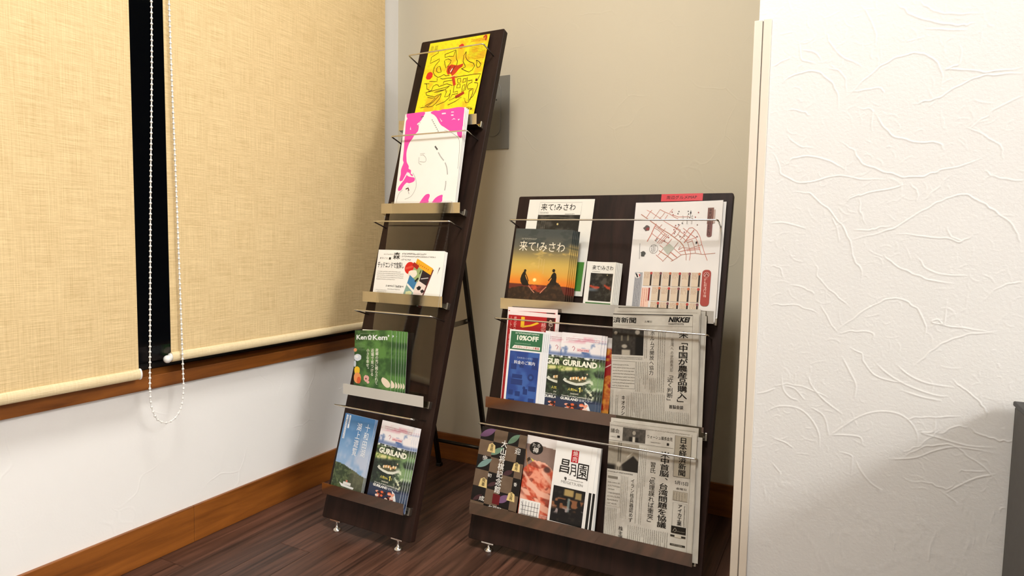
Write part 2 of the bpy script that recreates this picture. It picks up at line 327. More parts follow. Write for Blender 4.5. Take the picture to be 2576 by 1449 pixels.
STK = [[(1487,1189),(1504,1173),(1528,1158),(1556,1147),(1583,1141),(1597,1142)],[(1519,1189),(1539,1172),(1566,1161),(1604,1158)],[(1529,1144),(1560,1136),(1587,1133)],[(1434,1195),(1447,1170),(1459,1145),(1458,1122)],[(1380,1155),(1387,1135),(1408,1111),(1439,1089)],[(1581,1109),(1581,1078),(1564,1073),(1594,1067),(1631,1061),(1667,1064)],[(1418,1041),(1440,1063),(1468,1088),(1496,1101),(1524,1102),(1544,1091),(1557,1069),(1557,1042)],[(1420,1046),(1445,1050),(1470,1050),(1475,1038)],[(1667,1055),(1638,1056),(1610,1055),(1584,1044),(1559,1028),(1536,1021),(1521,1018)],[(1571,1077),(1557,1098)],[(1322,924),(1341,936),(1368,936),(1400,926),(1425,908)],[(1325,977),(1344,958),(1367,952)],[(1298,948),(1313,925),(1321,904),(1357,890),(1414,901),(1449,895),(1487,892)],[(1411,962),(1434,944),(1448,922),(1469,911),(1495,901),(1523,895),(1551,899),(1573,907),(1600,913),(1621,923)],[(1482,908),(1493,887)],[(1524,884),(1533,869),(1534,853)],[(1596,976),(1619,961),(1642,942),(1649,920)],[(1601,971),(1624,992),(1645,1008),(1670,1019)],[(1626,903),(1638,892),(1656,887),(1678,886)],[(1439,1018),(1458,1014),(1460,1004),(1460,976)],[(1464,1009),(1478,984),(1499,964),(1532,953),(1559,951),(1568,937)],[(1341,873),(1367,870),(1390,850),(1409,828),(1428,803),(1438,774),(1444,752),(1455,735),(1458,713)],[(1405,828),(1415,803),(1418,783)],[(1442,786),(1471,796),(1504,808),(1531,830),(1561,850),(1584,861),(1606,862),(1629,847),(1649,831),(1667,814),(1678,792),(1680,776)],[(1441,805),(1462,804),(1475,806),(1499,813)],[(1447,861),(1450,837),(1460,813)],[(1421,847),(1438,864),(1459,868),(1504,879),(1512,886)],[(1508,799),(1549,795),(1580,790),(1599,786),(1618,798)],[(1579,809),(1588,793),(1603,786)],[(1304,817),(1332,815),(1365,805)],[(1490,760),(1507,744),(1537,728),(1565,718),(1596,714)],[(1539,759),(1556,738),(1584,730),(1618,727)],[(1569,706),(1593,708)],[(1635,686),(1652,708),(1670,718),(1688,721)],[(1586,688),(1584,648),(1573,652),(1569,646),(1612,641),(1657,635)],[(1382,742),(1392,712),(1416,688),(1444,665)],[(1424,623),(1449,645),(1478,670),(1506,684),(1531,678),(1548,662),(1559,639),(1559,615)],[(1424,616),(1454,623),(1480,621),(1482,606)],[(1657,638),(1620,630),(1590,616),(1568,595),(1545,566)],[(1310,662),(1339,663),(1367,660),(1391,651)],[(1342,700),(1366,696),(1385,687)],[(1395,667),(1410,638),(1424,618)],[(1447,593),(1465,582),(1471,563),(1497,541),(1539,538)],[(1318,504),(1346,512),(1379,509),(1417,496)],[(1335,543),(1355,529)],[(1598,548),(1618,531)],[(1665,742),(1673,722)],[(1311,1075),(1333,1088),(1365,1089),(1388,1073),(1403,1047),(1406,1020)],[(1335,1147),(1339,1122),(1351,1108),(1364,1104)],[(1341,1129),(1359,1125),(1375,1108)],[(1291,1107),(1309,1113),(1323,1121)],[(1292,1085),(1306,1088)],[(1385,1095),(1410,1080),(1420,1046)],[(1323,1025),(1346,1020),(1360,1012)],[(1435,1011),(1444,1001)],[(1578,896),(1560,873),(1545,855)],[(1307,735),(1322,733),(1330,715)]]
STK2 = [[(1540,413),(1560,429),(1579,449),(1590,465)],[(1541,406),(1564,425),(1586,436),(1613,437),(1629,426),(1643,415),(1659,403),(1675,385)],[(1632,472),(1644,464),(1659,460),(1678,457),(1694,462)],[(1601,551),(1613,542),(1627,532),(1641,518),(1650,505),(1651,491)],[(1537,472),(1561,480),(1589,485),(1618,491)],[(1564,366),(1584,365),(1604,361),(1615,373)],[(1546,307),(1563,297),(1584,291),(1602,293)],[(1635,258),(1644,273),(1658,285),(1676,294),(1693,293)],[(1604,293),(1591,268),(1587,242),(1588,220)],[(1588,220),(1608,215),(1624,210)],[(1668,317),(1674,335),(1688,346)],[(1616,410),(1635,418)],[(1621,394),(1629,398),(1657,401)],[(1587,455),(1600,462),(1611,471),(1630,474)]]

# ------------------------------------------------------------------ room shell
XR, YF, H = 4.8, -4.6, 2.5
SY = -0.55          # face of the textured stub wall
SX = 1.266          # its free end
# floor: dark base with separate planks running towards the back wall
fl = obj('floor', MB().box(-0.15, XR, YF, 0.15, -0.05, -0.006), M['floorbase'], kind='structure')
PW, PL = 0.10, 1.21
rng = random.Random(4)
pm = None
for i in range(int(XR/PW)+1):
    off = rng.random()*PL
    y = 0.0+off
    x0 = i*PW
    while y > YF:
        y1, y0 = min(0.0, y), max(YF, y-PL)
        y -= PL
        if y1-y0 < 0.05: continue
        full = abs((y1-y0)-PL) < 1e-6
        if full and pm is not None:
            o = bpy.data.objects.new('plank', pm); COL.objects.link(o)
        else:
            mb = MB().box(0.0003, PW-0.0003, -(y1-y0)+0.0004, -0.0004, -0.008, 0.0)
            o = obj('plank', mb, M['plank'], bevel=0.0005, seg=1)
            if full: pm = o.data
        o.parent = fl; o.location = (x0, y1, 0)

# left wall with a long window opening, sill at the bottom
WY0, WY1, WZ0, WZ1 = -2.62, -0.17, 0.448, 1.98
lw = MB(); lw.box(-0.15, 0, YF, 0, -0.01, WZ0-0.032)
lw.box(-0.15, 0, YF, 0, WZ1, H); lw.box(-0.15, 0, YF, WY0, WZ0-0.032, WZ1); lw.box(-0.15, 0, WY1, 0, WZ0-0.032, WZ1)
obj('wall_left', lw, M['wall_white'], kind='structure')
win = obj('window_1', MB().box(-0.07, -0.064, WY0, WY1, WZ0, WZ1), M['pane'], kind='structure')
fm = MB(); fm.box(-0.085, -0.05, WY0, WY1, WZ0, WZ0+0.012); fm.box(-0.085, -0.05, WY0, WY1, WZ1-0.04, WZ1)
fm.box(-0.085, -0.05, WY0, WY0+0.04, WZ0, WZ1); fm.box(-0.085, -0.05, WY1-0.04, WY1, WZ0, WZ1); fm.box(-0.09, -0.045, -1.42, -1.38, WZ0, WZ1)
obj('window_frame', fm, M['frame'], win, bevel=0.002)
obj('trim_1', MB().box(-0.10, 0.020, WY0-0.02, -0.13, WZ0-0.032, WZ0), M['oak'], kind='structure', bevel=0.002)
obj('wall_back', MB().box(-0.15, XR, 0, 0.15, -0.01, H), M['wall_back'], kind='structure')
obj('wall_front', MB().box(-0.15, XR+0.15, YF-0.15, YF, -0.01, H), M['wall_white'], kind='structure')
obj('wall_far_right', MB().box(XR, XR+0.15, YF, 0.15, -0.01, H), M['wall_white'], kind='structure')
obj('ceiling', MB().box(-0.15, XR+0.15, YF-0.15, 0.15, H, H+0.1), M['ceiling'], kind='structure')

# textured stub wall: real trowel relief, modelled as a height field over its face
def heightfield():
    xs = np.concatenate([np.arange(SX, 1.84, 0.00115), np.linspace(1.842, XR, 120)])
    zs = np.concatenate([np.linspace(0, 0.34, 60)[:-1], np.arange(0.34, 1.30, 0.00115), np.linspace(1.301, H, 90)])
    Hh = np.zeros((len(zs), len(xs)))
    rs = np.random.RandomState(3)
    def stroke(pl, amp, wid):
        pl = smooth_path(pl, 5); n = len(pl)
        for i in range(n-1):
            (xa, za), (xb, zb) = pl[i], pl[i+1]
            ta = i/(n-1); tap = min(1, 5*ta+0.25, 5*(1-ta)+0.15)
            i0, i1 = np.searchsorted(xs, (min(xa, xb)-0.012, max(xa, xb)+0.012)); j0, j1 = np.searchsorted(zs, (min(za, zb)-0.012, max(za, zb)+0.012))
            if i1 <= i0 or j1 <= j0: continue
            X, Z = np.meshgrid(xs[i0:i1], zs[j0:j1])
            dx, dz = xb-xa, zb-za; L2 = dx*dx+dz*dz+1e-12
            t = np.clip(((X-xa)*dx+(Z-za)*dz)/L2, 0, 1)
            d = np.hypot(X-xa-t*dx, Z-za-t*dz); sg = ((X-xa)*dz-(Z-za)*dx)
            ww = np.where(sg > 0, wid*1.7, wid)         # one flank of a trowel ridge is steeper
            h = amp*tap*np.exp(-(d/ww)**2)
            Hh[j0:j1, i0:i1] = np.maximum(Hh[j0:j1, i0:i1], h)
    def wob(pl): return [(a+rs.uniform(-0.0016, 0.0016), b+rs.uniform(-0.0016, 0.0016)) for a, b in smooth_path(pl, 3)]
    base = [[(x/1000, z/1000) for x, z in pl] for pl in STK+STK2]
    for k, pl in enumerate(base):
        stroke(wob(pl), 0.0007 if len(pl) > 4 else 0.00055, 0.0007)
    for ox, oz in ((0.49, 0.05), (0.49, 0.48), (0, 0.95), (0.0, -0.62), (0.49, -0.40), (0.98, 0.1), (0.98, 0.6), (1.5, 0.0), (1.5, 0.6), (0.49, 1.0), (0.98, 1.1), (1.5, 1.1)):
        for pl in base[:60]:
            stroke([(x+ox, z+oz) for x, z in pl], 0.0006, 0.0009)
    for k in range(700):      # small scratches between the big strokes
        x0, z0 = rs.uniform(SX, 1.83), rs.uniform(0.34, 1.30); a = rs.uniform(0, 6.28); L = rs.uniform(0.006, 0.03); c = rs.uniform(-1.2, 1.2)
        stroke([(x0+L*t*math.cos(a+c*t), z0+L*t*math.sin(a+c*t)) for t in (0, .33, .66, 1)], rs.uniform(0.00012, 0.0003), 0.0009)
    return xs, zs, Hh
def build_stub():
    xs, zs, Hh = heightfield(); nx, nz = len(xs), len(zs)
    X, Z = np.meshgrid(xs, zs)
    v = np.stack([X, SY-Hh, Z], -1).reshape(-1, 3)
    idx = np.arange(nx*nz).reshape(nz, nx)
    f = np.stack([idx[:-1, :-1], idx[:-1, 1:], idx[1:, 1:], idx[1:, :-1]], -1).reshape(-1, 4)
    n = len(v)
    bk = [(SX, SY, 0), (SX, SY, H), (SX, SY+0.13, H), (SX, SY+0.13, 0), (XR, SY+0.13, 0), (XR, SY+0.13, H)]
    v = np.concatenate([v, np.array(bk)])
    f = f.tolist()+[[n, n+1, n+2, n+3], [n+3, n+2, n+5, n+4]]
    me = bpy.data.meshes.new('wall_right'); me.from_pydata(v.tolist(), [], f); me.update()
    me.polygons.foreach_set('use_smooth', [True]*(len(f)-2)+[False]*2)
    me.materials.append(M['wall_trowel'])
    o = bpy.data.objects.new('wall_right', me); COL.objects.link(o); o['kind'] = 'structure'
build_stub()
# two-strip corner guard over the free end of the stub wall
gd = MB(); gz = 1.192
gd.prism([(SX-0.008, SY-0.004), (SX+0.0065, SY-0.004), (SX+0.0065, SY-0.0005), (SX, SY-0.0005), (SX, SY+0.13), (SX-0.008, SY+0.13)], 'z', 0, gz)
g0 = obj('trim_2', gd, M['guard'], kind='structure', bevel=0.0008)
obj('guard_strip', MB().box(SX+0.0085, SX+0.0225, SY-0.0040, SY-0.0003, 0, gz+0.001), M['guard'], g0, bevel=0.0008)
obj('groove', MB().box(SX+0.006, SX+0.009, SY-0.0016, SY-0.0002, 0, gz-0.002), M['groove'], g0)

# baseboards
bb = obj('baseboard_left', MB().box(0.0, 0.009, -0.832, -0.009, 0, 0.0931), M['oak'], kind='structure', bevel=0.0012)
obj('baseboard_length', MB().box(0.0, 0.009, YF, -0.8325, 0, 0.0931), M['oak'], bb, bevel=0.0012)
obj('baseboard_back', MB().box(0.0, XR, -0.009, 0, 0, 0.0931), M['oak_x'], kind='structure', bevel=0.0012)
obj('baseboard_right', MB().box(SX+0.024, XR, SY-0.009, SY, 0, 0.09), M['oak_x'], kind='structure', bevel=0.0012)

# ------------------------------------------------------------------ roller blinds
def blind(y0, y1, zb, label, cap_left=False, cap_right=False, chain=False):
    x = 0.050
    t = empty('roller_blind', Matrix.Translation((x, (y0+y1)/2, zb)), label, 'blind', None)
    def loc(mb): mb.v = [(a-x, b-(y0+y1)/2, c-zb) for a, b, c in mb.v]; return mb
    n = 24; g = MB(); z0, z1 = zb+0.012, 2.08
    for j in range(n+1):
        yy = y0+(y1-y0)*j/n
        for z in (z0, z1): g.v.append((x, yy, z)); g.v.append((x+0.0006, yy, z))
    for j in range(n):
        a = j*4; g.f += [(a+1, a+5, a+7, a+3), (a, a+2, a+6, a+4), (a, a+4, a+5, a+1), (a+2, a+3, a+7, a+6)]
    g.f += [(0, 1, 3, 2), (n*4, n*4+2, n*4+3, n*4+1)]
    obj('fabric', loc(g), M['blind'], t)
    prof = [(0.0075*math.cos(a)+0.0003, 0.0115*math.sin(a)) for a in [2*math.pi*k/20 for k in range(20)]]
    mb = MB().prism([(x+p, zb+0.0115+q) for p, q in prof], 'y', y0, y1)
    obj('hem_bar', loc(mb), M['bar'], t, smooth=False)
    if cap_right:
        mb = MB(); mb.prism([(x+p*1.12, zb+0.0115+q*1.1) for p, q in prof], 'y', y1, y1+0.004)
        obj('end_cap', loc(mb), M['white'], t, bevel=0.0012)
    if cap_left:
        mb = MB(); mb.prism([(x+p, zb+0.0115+q*0.8) for p, q in prof], 'y', y0-0.004, y0)
        mb.sphere((x+0.002, y0-0.010, zb+0.0085), 0.0092, 14, 8)
        obj('end_knob', loc(mb), M['white'], t, smooth=True)
    mb = MB().tube([(x-0.018, y0, 2.09), (x-0.018, y1, 2.09)], 0.019, 20)
    obj('roller_tube', loc(mb), M['bar'], t)
    if chain:
        path = [(-0.945, 2.07), (-0.9485, 1.283), (-0.962, 0.85), (-0.9735, 0.47), (-0.9745, 0.425), (-0.972, 0.39), (-0.963, 0.362), (-0.950, 0.348), (-0.935, 0.3425),
                (-0.918, 0.348), (-0.905, 0.362), (-0.897, 0.384), (-0.8935, 0.42), (-0.894, 0.47), (-0.900, 0.85), (-0.9075, 1.283), (-0.913, 2.07)]
        sp = [(x+0.016, p[0], p[1]) for p in smooth_path(path, 6)]
        c = obj('pull_chain', loc(MB().tube(sp, 0.0013, 6)), M['white'], t)
        beads = MB(); acc = 0.0; P = [Vector(p) for p in sp]
        for a, b in zip(P, P[1:]):
            L = (b-a).length; s = -acc
            while s+0.0118 <= L:
                s += 0.0118
                q = a+(b-a)*(s/L); beads.sphere(tuple(q), 0.0029, 8, 6)
            acc = L-s
        obj('bead', loc(beads), M['white'], c, smooth=True, kind='stuff')
    return t
blind(-2.58, -0.989, 0.452, 'cream linen-look roller blind at the left edge of the picture', cap_right=True)
blind(-0.912, -0.136, 0.4785, 'cream linen-look roller blind nearer the room corner, with white bead chain', cap_left=True, chain=True)

# ------------------------------------------------------------------ pull-handle plate on the back wall
pl = empty('handle_plate', Matrix.Translation((0.40, 0, 1.19)), 'grey metal pull-handle plate on the back wall behind the tall rack', 'plate')
mb = MB().box(-0.065, 0.0505, -0.004, 0.0, -0.117, 0.118); obj('backplate', mb, M['plate'], pl, bevel=0.0012)
ring = roundrect(-0.034, -0.074, 0.018, 0.098, 0.0255, 8)
mb = MB().tube([(x, -0.0045, z) for x, z in ring]+[(ring[0][0], -0.0045, ring[0][1])], 0.0018, 8, caps=False); obj('handle_rim', mb, M['plate'], pl, smooth=True)
mb = MB().prism(roundrect(-0.0325, -0.0725, 0.0165, 0.0965, 0.024, 8), 'y', -0.0052, -0.0038); obj('handle_flap', mb, M['plate'], pl)
mb = MB().prism(roundrect(-0.004, 0.030, 0.010, 0.048, 0.002, 3), 'y', -0.0058, -0.005); obj('lock_plate', mb, M['plate'], pl)
mb = MB().prism(arc((0.004, 0.042), 0.0026, 0, 2*math.pi, 12)[:-1], 'y', -0.0064, -0.0056); obj('keyhole', mb, M['plate_dark'], pl)

# ------------------------------------------------------------------ low cabinet at the right edge
cb = empty('low_cabinet', Matrix.Translation((1.686, -0.562, 0)), 'dark grey low cabinet against the textured white wall, cut by the right edge', 'cabinet')
obj('body', MB().box(0, 0.55, -0.42, 0.0, 0.03, 0.520), M['cabinet'], cb, bevel=0.003)
obj('top_panel', MB().box(-0.002, 0.552, -0.422, 0.002, 0.520, 0.528), M['cabinet_rim'], cb, bevel=0.002)
obj('plinth', MB().box(0.02, 0.53, -0.40, -0.01, 0.0, 0.03), M['cabinet_rim'], cb)
obj('door', MB().box(0.01, 0.272, -0.438, -0.422, 0.05, 0.51), M['cabinet'], cb, bevel=0.002)
obj('door', MB().box(0.278, 0.54, -0.438, -0.422, 0.05, 0.51), M['cabinet'], cb, bevel=0.002)

# ------------------------------------------------------------------ brochure racks
RL = dict(k=(0.2298, -0.6169, 0.0311, -0.0205, 0.306, 0.2951, 1.4192))
RR = dict(k=(0.6248, -0.5169, 0.0246, 0.0116, 0.2883, 0.5692, 0.9104))
for r_ in (RL, RR):
    x, y, z, yaw, tilt, w_, h_ = r_['k']
    e = Vector((math.cos(yaw), math.sin(yaw), 0)); b = Vector((-math.sin(yaw), math.cos(yaw), 0))
    up = math.cos(tilt)*Vector((0, 0, 1))+math.sin(tilt)*b; yy = up.cross(e)
    m = Matrix((e, yy, up)).transposed().to_4x4(); m.translation = Vector((x, y, z)); r_['m'] = m; r_['w'] = w_; r_['h'] = h_
def rack(R, label, lips, wires, leg_us, hinge_z, foot_y, bar_z, stay_z, foot_us):
    m = R['m']; inv = m.inverted(); W_, H_ = R['w'], R['h']
    t = empty('brochure_rack', m, label, 'rack')
    mb = MB().prism(roundrect(0, 0, W_, H_, 0.005, 4), 'y', 0.0, 0.019)
    obj('board', mb, M['board'], t, bevel=0.0012)
    for v in lips:
        u0, u1 = 0.009, W_-0.016
        prof = [(-0.0375, v+0.0275), (-0.0367, v+0.0275), (-0.0288, v+0.0010), (-0.0008, v+0.0010), (-0.0008, v+0.016), (0.0, v+0.016), (0.0, v), (-0.0296, v)]   # lip opens outwards
        tr = obj('shelf_tray', MB().prism(prof, 'x', u0, u1), M['steel'], t)
        obj('tray_end', MB().box(u1, u1+0.005, -0.0135, -0.0001, v-0.001, v+0.017), M['stay'], tr, bevel=0.001)
    for v in wires:
        n, a0, a1, r = 0.060, 0.0125, W_-0.0215, 0.0052
        path = [(a0, 0.004, v)]+[(a0, -n+r, v)]
        path += [(a0+r-r*math.cos(q), -n+r-r*math.sin(q), v) for q in (0.5, 1.07)]+[(a0+r, -n, v), (a1-r, -n, v)]
        path += [(a1-r+r*math.sin(q), -n+r-r*math.cos(q), v) for q in (0.5, 1.07)]+[(a1, -n+r, v), (a1, 0.004, v)]
        obj('wire_guard', MB().tube(path, 0.0021, 10), M['wire'], t, smooth=True)
    def L(p): return inv @ Vector(p)
    for u in foot_us:
        p = m @ Vector((u, 0.009, 0)); p.z = 0
        mb = MB().lathe((0, 0, 0), [(0.011, 0.0), (0.0118, 0.002), (0.009, 0.006), (0.0035, 0.009), (0.003, 0.018), (0.003, p.z+m.translation.z+0.004)], 18)
        mb.v = [tuple(L((a+p.x, b+p.y, c))) for a, b, c in mb.v]
        ft = obj('levelling_foot', mb, M['wire'], t, smooth=True)
        mb = MB().box(u-0.017, u+0.017, 0.001, 0.018, -0.0035, 0.0008); obj('foot_plate', mb, M['wire'], ft, bevel=0.0006)
    # easel legs behind the board
    ends = []
    for u in leg_us:
        wx = (m @ Vector((u, 0, 0))).x
        # hinge point on the back of the board
        by = lambda z: (m @ Vector((u, 0.0215, (z-m.translation.z)/math.cos(R['k'][4])))).y
        a = Vector((wx, by(hinge_z)+0.004, hinge_z)); b_ = Vector((wx, foot_y, 0.006)); d = (b_-a)
        mb = MB(); hw, hd = 0.0065, 0.0065
        for q in (a, b_):
            for sx, sy in ((-1, -1), (1, -1), (1, 1), (-1, 1)): mb.v.append(tuple(L((q.x+sx*hw, q.y+sy*hd, q.z))))
        mb.f += [(0, 1, 2, 3), (7, 6, 5, 4)]+[(i, (i+1) % 4, 4+(i+1) % 4, 4+i) for i in range(4)]
        lg = obj('rear_leg', mb, M['legmetal'], t, bevel=0.001)
        mb = MB().box(b_.x-0.009, b_.x+0.009, b_.y-0.009, b_.y+0.009, 0, 0.012); mb.v = [tuple(L(p)) for p in mb.v]
        obj('foot_cap', mb, M['cabinet_rim'], lg, bevel=0.002)
        at = lambda z, a=a, d=d, b_=b_: a+d*((a.z-z)/(a.z-b_.z)); ends.append(at)
        # folding stay
        q0 = Vector((wx-0.004, by(stay_z-0.012)-0.003, stay_z-0.012)); q2 = at(stay_z)+Vector((-0.008, 0, 0)); q1 = (q0+q2)/2+Vector((0, 0, 0.001))
        mb = MB()
        for p_, q_ in ((q0, q1), (q1, q2)):
            n0 = len(mb.v)
            for q in (p_, q_):
                for sx, sz in ((-0.0014, -0.0075), (0.0014, -0.0075), (0.0014, 0.0075), (-0.0014, 0.0075)): mb.v.append(tuple(L((q.x+sx-(0.0026 if p_ is q1 else 0), q.y, q.z+sz))))
            mb.f += [(n0, n0+1, n0+2, n0+3), (n0+7, n0+6, n0+5, n0+4)]+[(n0+i, n0+(i+1) % 4, n0+4+(i+1) % 4, n0+4+i) for i in range(4)]
        st = obj('folding_stay', mb, M['stay'], t)
        for q in (q1, q2):
            mb = MB().prism([(q.y+0.0072*math.cos(k*math.pi/7), q.z+0.0072*math.sin(k*math.pi/7)) for k in range(14)], 'x', q.x-0.007, q.x+0.004)
            mb.v = [tuple(L(p)) for p in mb.v]; obj('rivet', mb, M['stay'], st, bevel=0.0008)
    p, q = ends[0](bar_z), ends[-1](bar_z)
    mb = MB().tube([tuple(L(p)), tuple(L(q))], 0.0058, 10); obj('cross_bar', mb, M['legmetal'], t, smooth=True)
    return t
rack(RL, 'tall narrow dark wood brochure rack with five steel shelves, standing by the window', (0.064, 0.326, 0.585, 0.845, 1.105), (0.294, 0.554, 0.811, 1.071, 1.334),
     (0.010, 0.207), 0.94, -0.075, 0.098, 0.528, (0.045, 0.250))
rr = rack(RR, 'low wide dark wood brochure rack with three steel shelves, beside the white partition wall', (0.064, 0.327, 0.586), (0.286, 0.555, 0.822),
     (0.10, 0.469), 0.60, -0.14, 0.10, 0.36, (0.055, 0.512))

# ------------------------------------------------------------------ printed matter
def vnoise(X, Z, s, seed=0):
    """smooth value noise, s = feature size in mm"""
    x = X/s+seed*7.13+1000; z = Z/s+seed*3.71+1000
    xi, zi = np.floor(x).astype(int), np.floor(z).astype(int); fx, fz = x-xi, z-zi
    fx = fx*fx*(3-2*fx); fz = fz*fz*(3-2*fz)
    def h(a, b):
        n = (a*374761393+b*668265263+seed*1442695) & 0x7fffffff
        n = ((n ^ (n >> 13))*1274126177) & 0x7fffffff
        return ((n ^ (n >> 16)) & 0xffff)/65535.0
    return (h(xi, zi)*(1-fx)+h(xi+1, zi)*fx)*(1-fz)+(h(xi, zi+1)*(1-fx)+h(xi+1, zi+1)*fx)*fz
def fbm(X, Z, s, seed=0, o=3):
    r = 0; a = 0.5; t = 0
    for i in range(o): r = r+a*vnoise(X, Z, s/2**i, seed+i); t += a; a *= 0.55
    return r/t
def hexc(c): c = c.lstrip('#'); return np.array([int(c[i:i+2], 16)/255 for i in (0, 2, 4)])
def mixc(a, b, t):
    a = hexc(a) if isinstance(a, str) else a; b = hexc(b) if isinstance(b, str) else b
    t = np.clip(np.asarray(t, float), 0, 1)[..., None]; return a*(1-t)+b*t
def step(a, b, x): t = np.clip((x-a)/(b-a), 0, 1); return t*t*(3-2*t)

_gl = {}
def glyph(text, bold=0.0):
    key = (text, bold)
    if key in _gl: return _gl[key]
    if bold > 0 and any(ord(ch) > 0x2fff for ch in text):
        # dense characters: overprint slightly shifted copies instead of swelling the outline
        v, f = glyph(text, 0.0)[:2]; k = bold*0.62; V = []; F = []; D = []
        for j, (dx, dz) in enumerate(((-k, 0), (k, 0), (0, k*0.6), (0, -k*0.6))):
            V.append(v+np.array([dx, dz])); D.append(np.full(len(v), 0.02*j)); F += [tuple(i+j*len(v) for i in q) for q in f]
        _gl[key] = (np.concatenate(V), F, np.concatenate(D)); return _gl[key]
    cu = bpy.data.curves.new('lettering', 'FONT'); cu.body = text; cu.offset = bold; cu.resolution_u = 2
    o = bpy.data.objects.new('lettering', cu); COL.objects.link(o)
    dg = bpy.context.evaluated_depsgraph_get(); ev = o.evaluated_get(dg); me = ev.to_mesh()
    v = np.array([(a.co.x, a.co.y) for a in me.vertices]).reshape(-1, 2)
    f = [tuple(p.vertices) for p in me.polygons]
    ev.to_mesh_clear(); bpy.data.objects.remove(o); bpy.data.curves.remove(cu)
    _gl[key] = (v, f, np.zeros(len(v))); return _gl[key]

class P:
    """flat print, coordinates in mm, x to the right, z up, layers stacked towards the reader (-y)"""
    def __init__(s): s.V = []; s.F = []; s.C = []; s.n = 0
    def add(s, v2, faces, col, layer, y=0.0, extra=0.0):
        v2 = np.asarray(v2, float)
        if len(v2) == 0: return
        yy = np.full(len(v2), y-0.16*layer-(0.006*len(s.V) if layer else 0.0))-extra     # every print pass a hair in front of the last
        s.V.append(np.column_stack([v2[:, 0], yy, v2[:, 1]]))
        c = np.asarray(hexc(col) if isinstance(col, str) else col, float)
        if c.ndim == 1: c = np.tile(c, (len(v2), 1))
        s.C.append(c); s.F += [tuple(i+s.n for i in f) for f in faces]; s.n += len(v2)
    def rect(s, x0, z0, x1, z1, c, l=1): s.add([(x0, z0), (x1, z0), (x1, z1), (x0, z1)], [(0, 1, 2, 3)], c, l)
    def poly(s, pts, c, l=1):
        t = tessellate_polygon([[Vector((x, z, 0)) for x, z in pts]]); s.add(pts, [tuple(q) for q in t], c, l)
    def disc(s, cx, cz, rx, rz, c, l=1, n=20, wob=0.0, seed=1):
        r = random.Random(seed); pts = [(cx, cz)]
        for k in range(n):
            q = 1+wob*(r.random()-0.5); a = 2*math.pi*k/n; pts.append((cx+rx*q*math.cos(a), cz+rz*q*math.sin(a)))
        s.add(pts, [(0, 1+k, 1+(k+1) % n) for k in range(n)], c, l)
    def line(s, pts, w, c, l=1, smooth=0, close=False):
        if smooth: pts = smooth_path(pts, smooth)
        pts = np.asarray(pts, float); n = len(pts)
        if close: pts = np.vstack([pts, pts[:1]]); n += 1
        d = np.gradient(pts, axis=0); d /= (np.hypot(d[:, 0], d[:, 1])[:, None]+1e-9); nn = np.column_stack([-d[:, 1], d[:, 0]])*w/2
        v = np.empty((2*n, 2)); v[0::2] = pts+nn; v[1::2] = pts-nn
        s.add(v, [(2*i, 2*i+1, 2*i+3, 2*i+2) for i in range(n-1)], c, l)
    def text(s, t, x0, z0, w, h, c, l=2, bold=0.0, shear=0.0, rot=0.0):
        v, f, dd = glyph(t, bold)
        if len(v) == 0: return
        v = v.copy(); lo, hi = v.min(0), v.max(0); v = (v-lo)/(hi-lo); v[:, 0] *= w; v[:, 1] *= h; v[:, 0] += shear*v[:, 1]
        if rot:
            ca, sa = math.cos(rot), math.sin(rot); v = np.column_stack([v[:, 0]*ca-v[:, 1]*sa, v[:, 0]*sa+v[:, 1]*ca])
        s.add(v+np.array([x0, z0]), f, c, l, extra=dd)
    def vtext(s, t, xc, ztop, zbot, cw, c, l=2, bold=0.0):
        n = len(t); st = (ztop-zbot)/n
        for i, ch in enumerate(t):
            v, f, dd = glyph(ch, bold)
            if len(v) == 0: continue
            v = v.copy(); zc = ztop-(i+0.5)*st
            v = v-np.array([0.46, 0.36])
            if ch in 'ー「」（）…': v = np.column_stack([v[:, 1], -v[:, 0]])
            if ch in '、。': v = v+np.array([0.55, 0.5])
            s.add(v*np.array([cw, st*1.02])+np.array([xc, zc]), f, c, l, extra=dd)
    def micro(s, x0, z0, x1, z1, n, c, vert=False, seed=0, fill=0.62, l=1, gap=0.12):
        """rows (or columns) of running text too small to read: broken strokes"""
        r = random.Random(seed); V = []; F = []
        span = (x1-x0) if vert else (z1-z0); L = (z1-z0) if vert else (x1-x0); pit = span/n; th = pit*fill
        for i in range(n):
            a = i*pit; q = r.uniform(0, 0.6); end = L*(1 if r.random() > 0.2 else r.uniform(0.5, 0.95))
            while q < end:
                d = r.uniform(0.5, 1.0)*pit*0.9
                if th >= 1.5:      # large enough to show as characters: a few crossing strokes each
                    cw = th*0.92; w_ = 0.13*th
                    for q0, q1, u0, u1 in ([(0.05, 0.95, b_, b_+0.13) for b_ in r.sample((0.0, 0.25, 0.45, 0.65, 0.85), r.choice((2, 3)))]+[(b_, b_+0.14, 0.0, 0.95) for b_ in r.sample((0.05, 0.4, 0.8), r.choice((1, 2)))]):
                        k = len(V); A0, A1 = q+q0*cw, q+q1*cw; B0, B1 = a+u0*th, a+u1*th
                        if vert: V += [(x0+B0, z1-A0), (x0+B1, z1-A0), (x0+B1, z1-A1), (x0+B0, z1-A1)]
                        else: V += [(x0+A0, z0+B0), (x0+A1, z0+B0), (x0+A1, z0+B1), (x0+A0, z0+B1)]
                        F.append((k, k+1, k+2, k+3))
                    q += cw*1.12
                    continue
                k = len(V); t0 = a+r.uniform(0, 0.18)*pit; t1 = t0+th*r.uniform(0.55, 1)
                e = min(q+d, end)
                if vert: V += [(x0+t0, z1-q), (x0+t1, z1-q), (x0+t1, z1-e), (x0+t0, z1-e)]
                else: V += [(x0+q, z0+t0), (x0+e, z0+t0), (x0+e, z0+t1), (x0+q, z0+t1)]
                F.append((k, k+1, k+2, k+3)); q = e+gap*pit*r.uniform(0.8, 3)
        s.add(V, F, c, l)
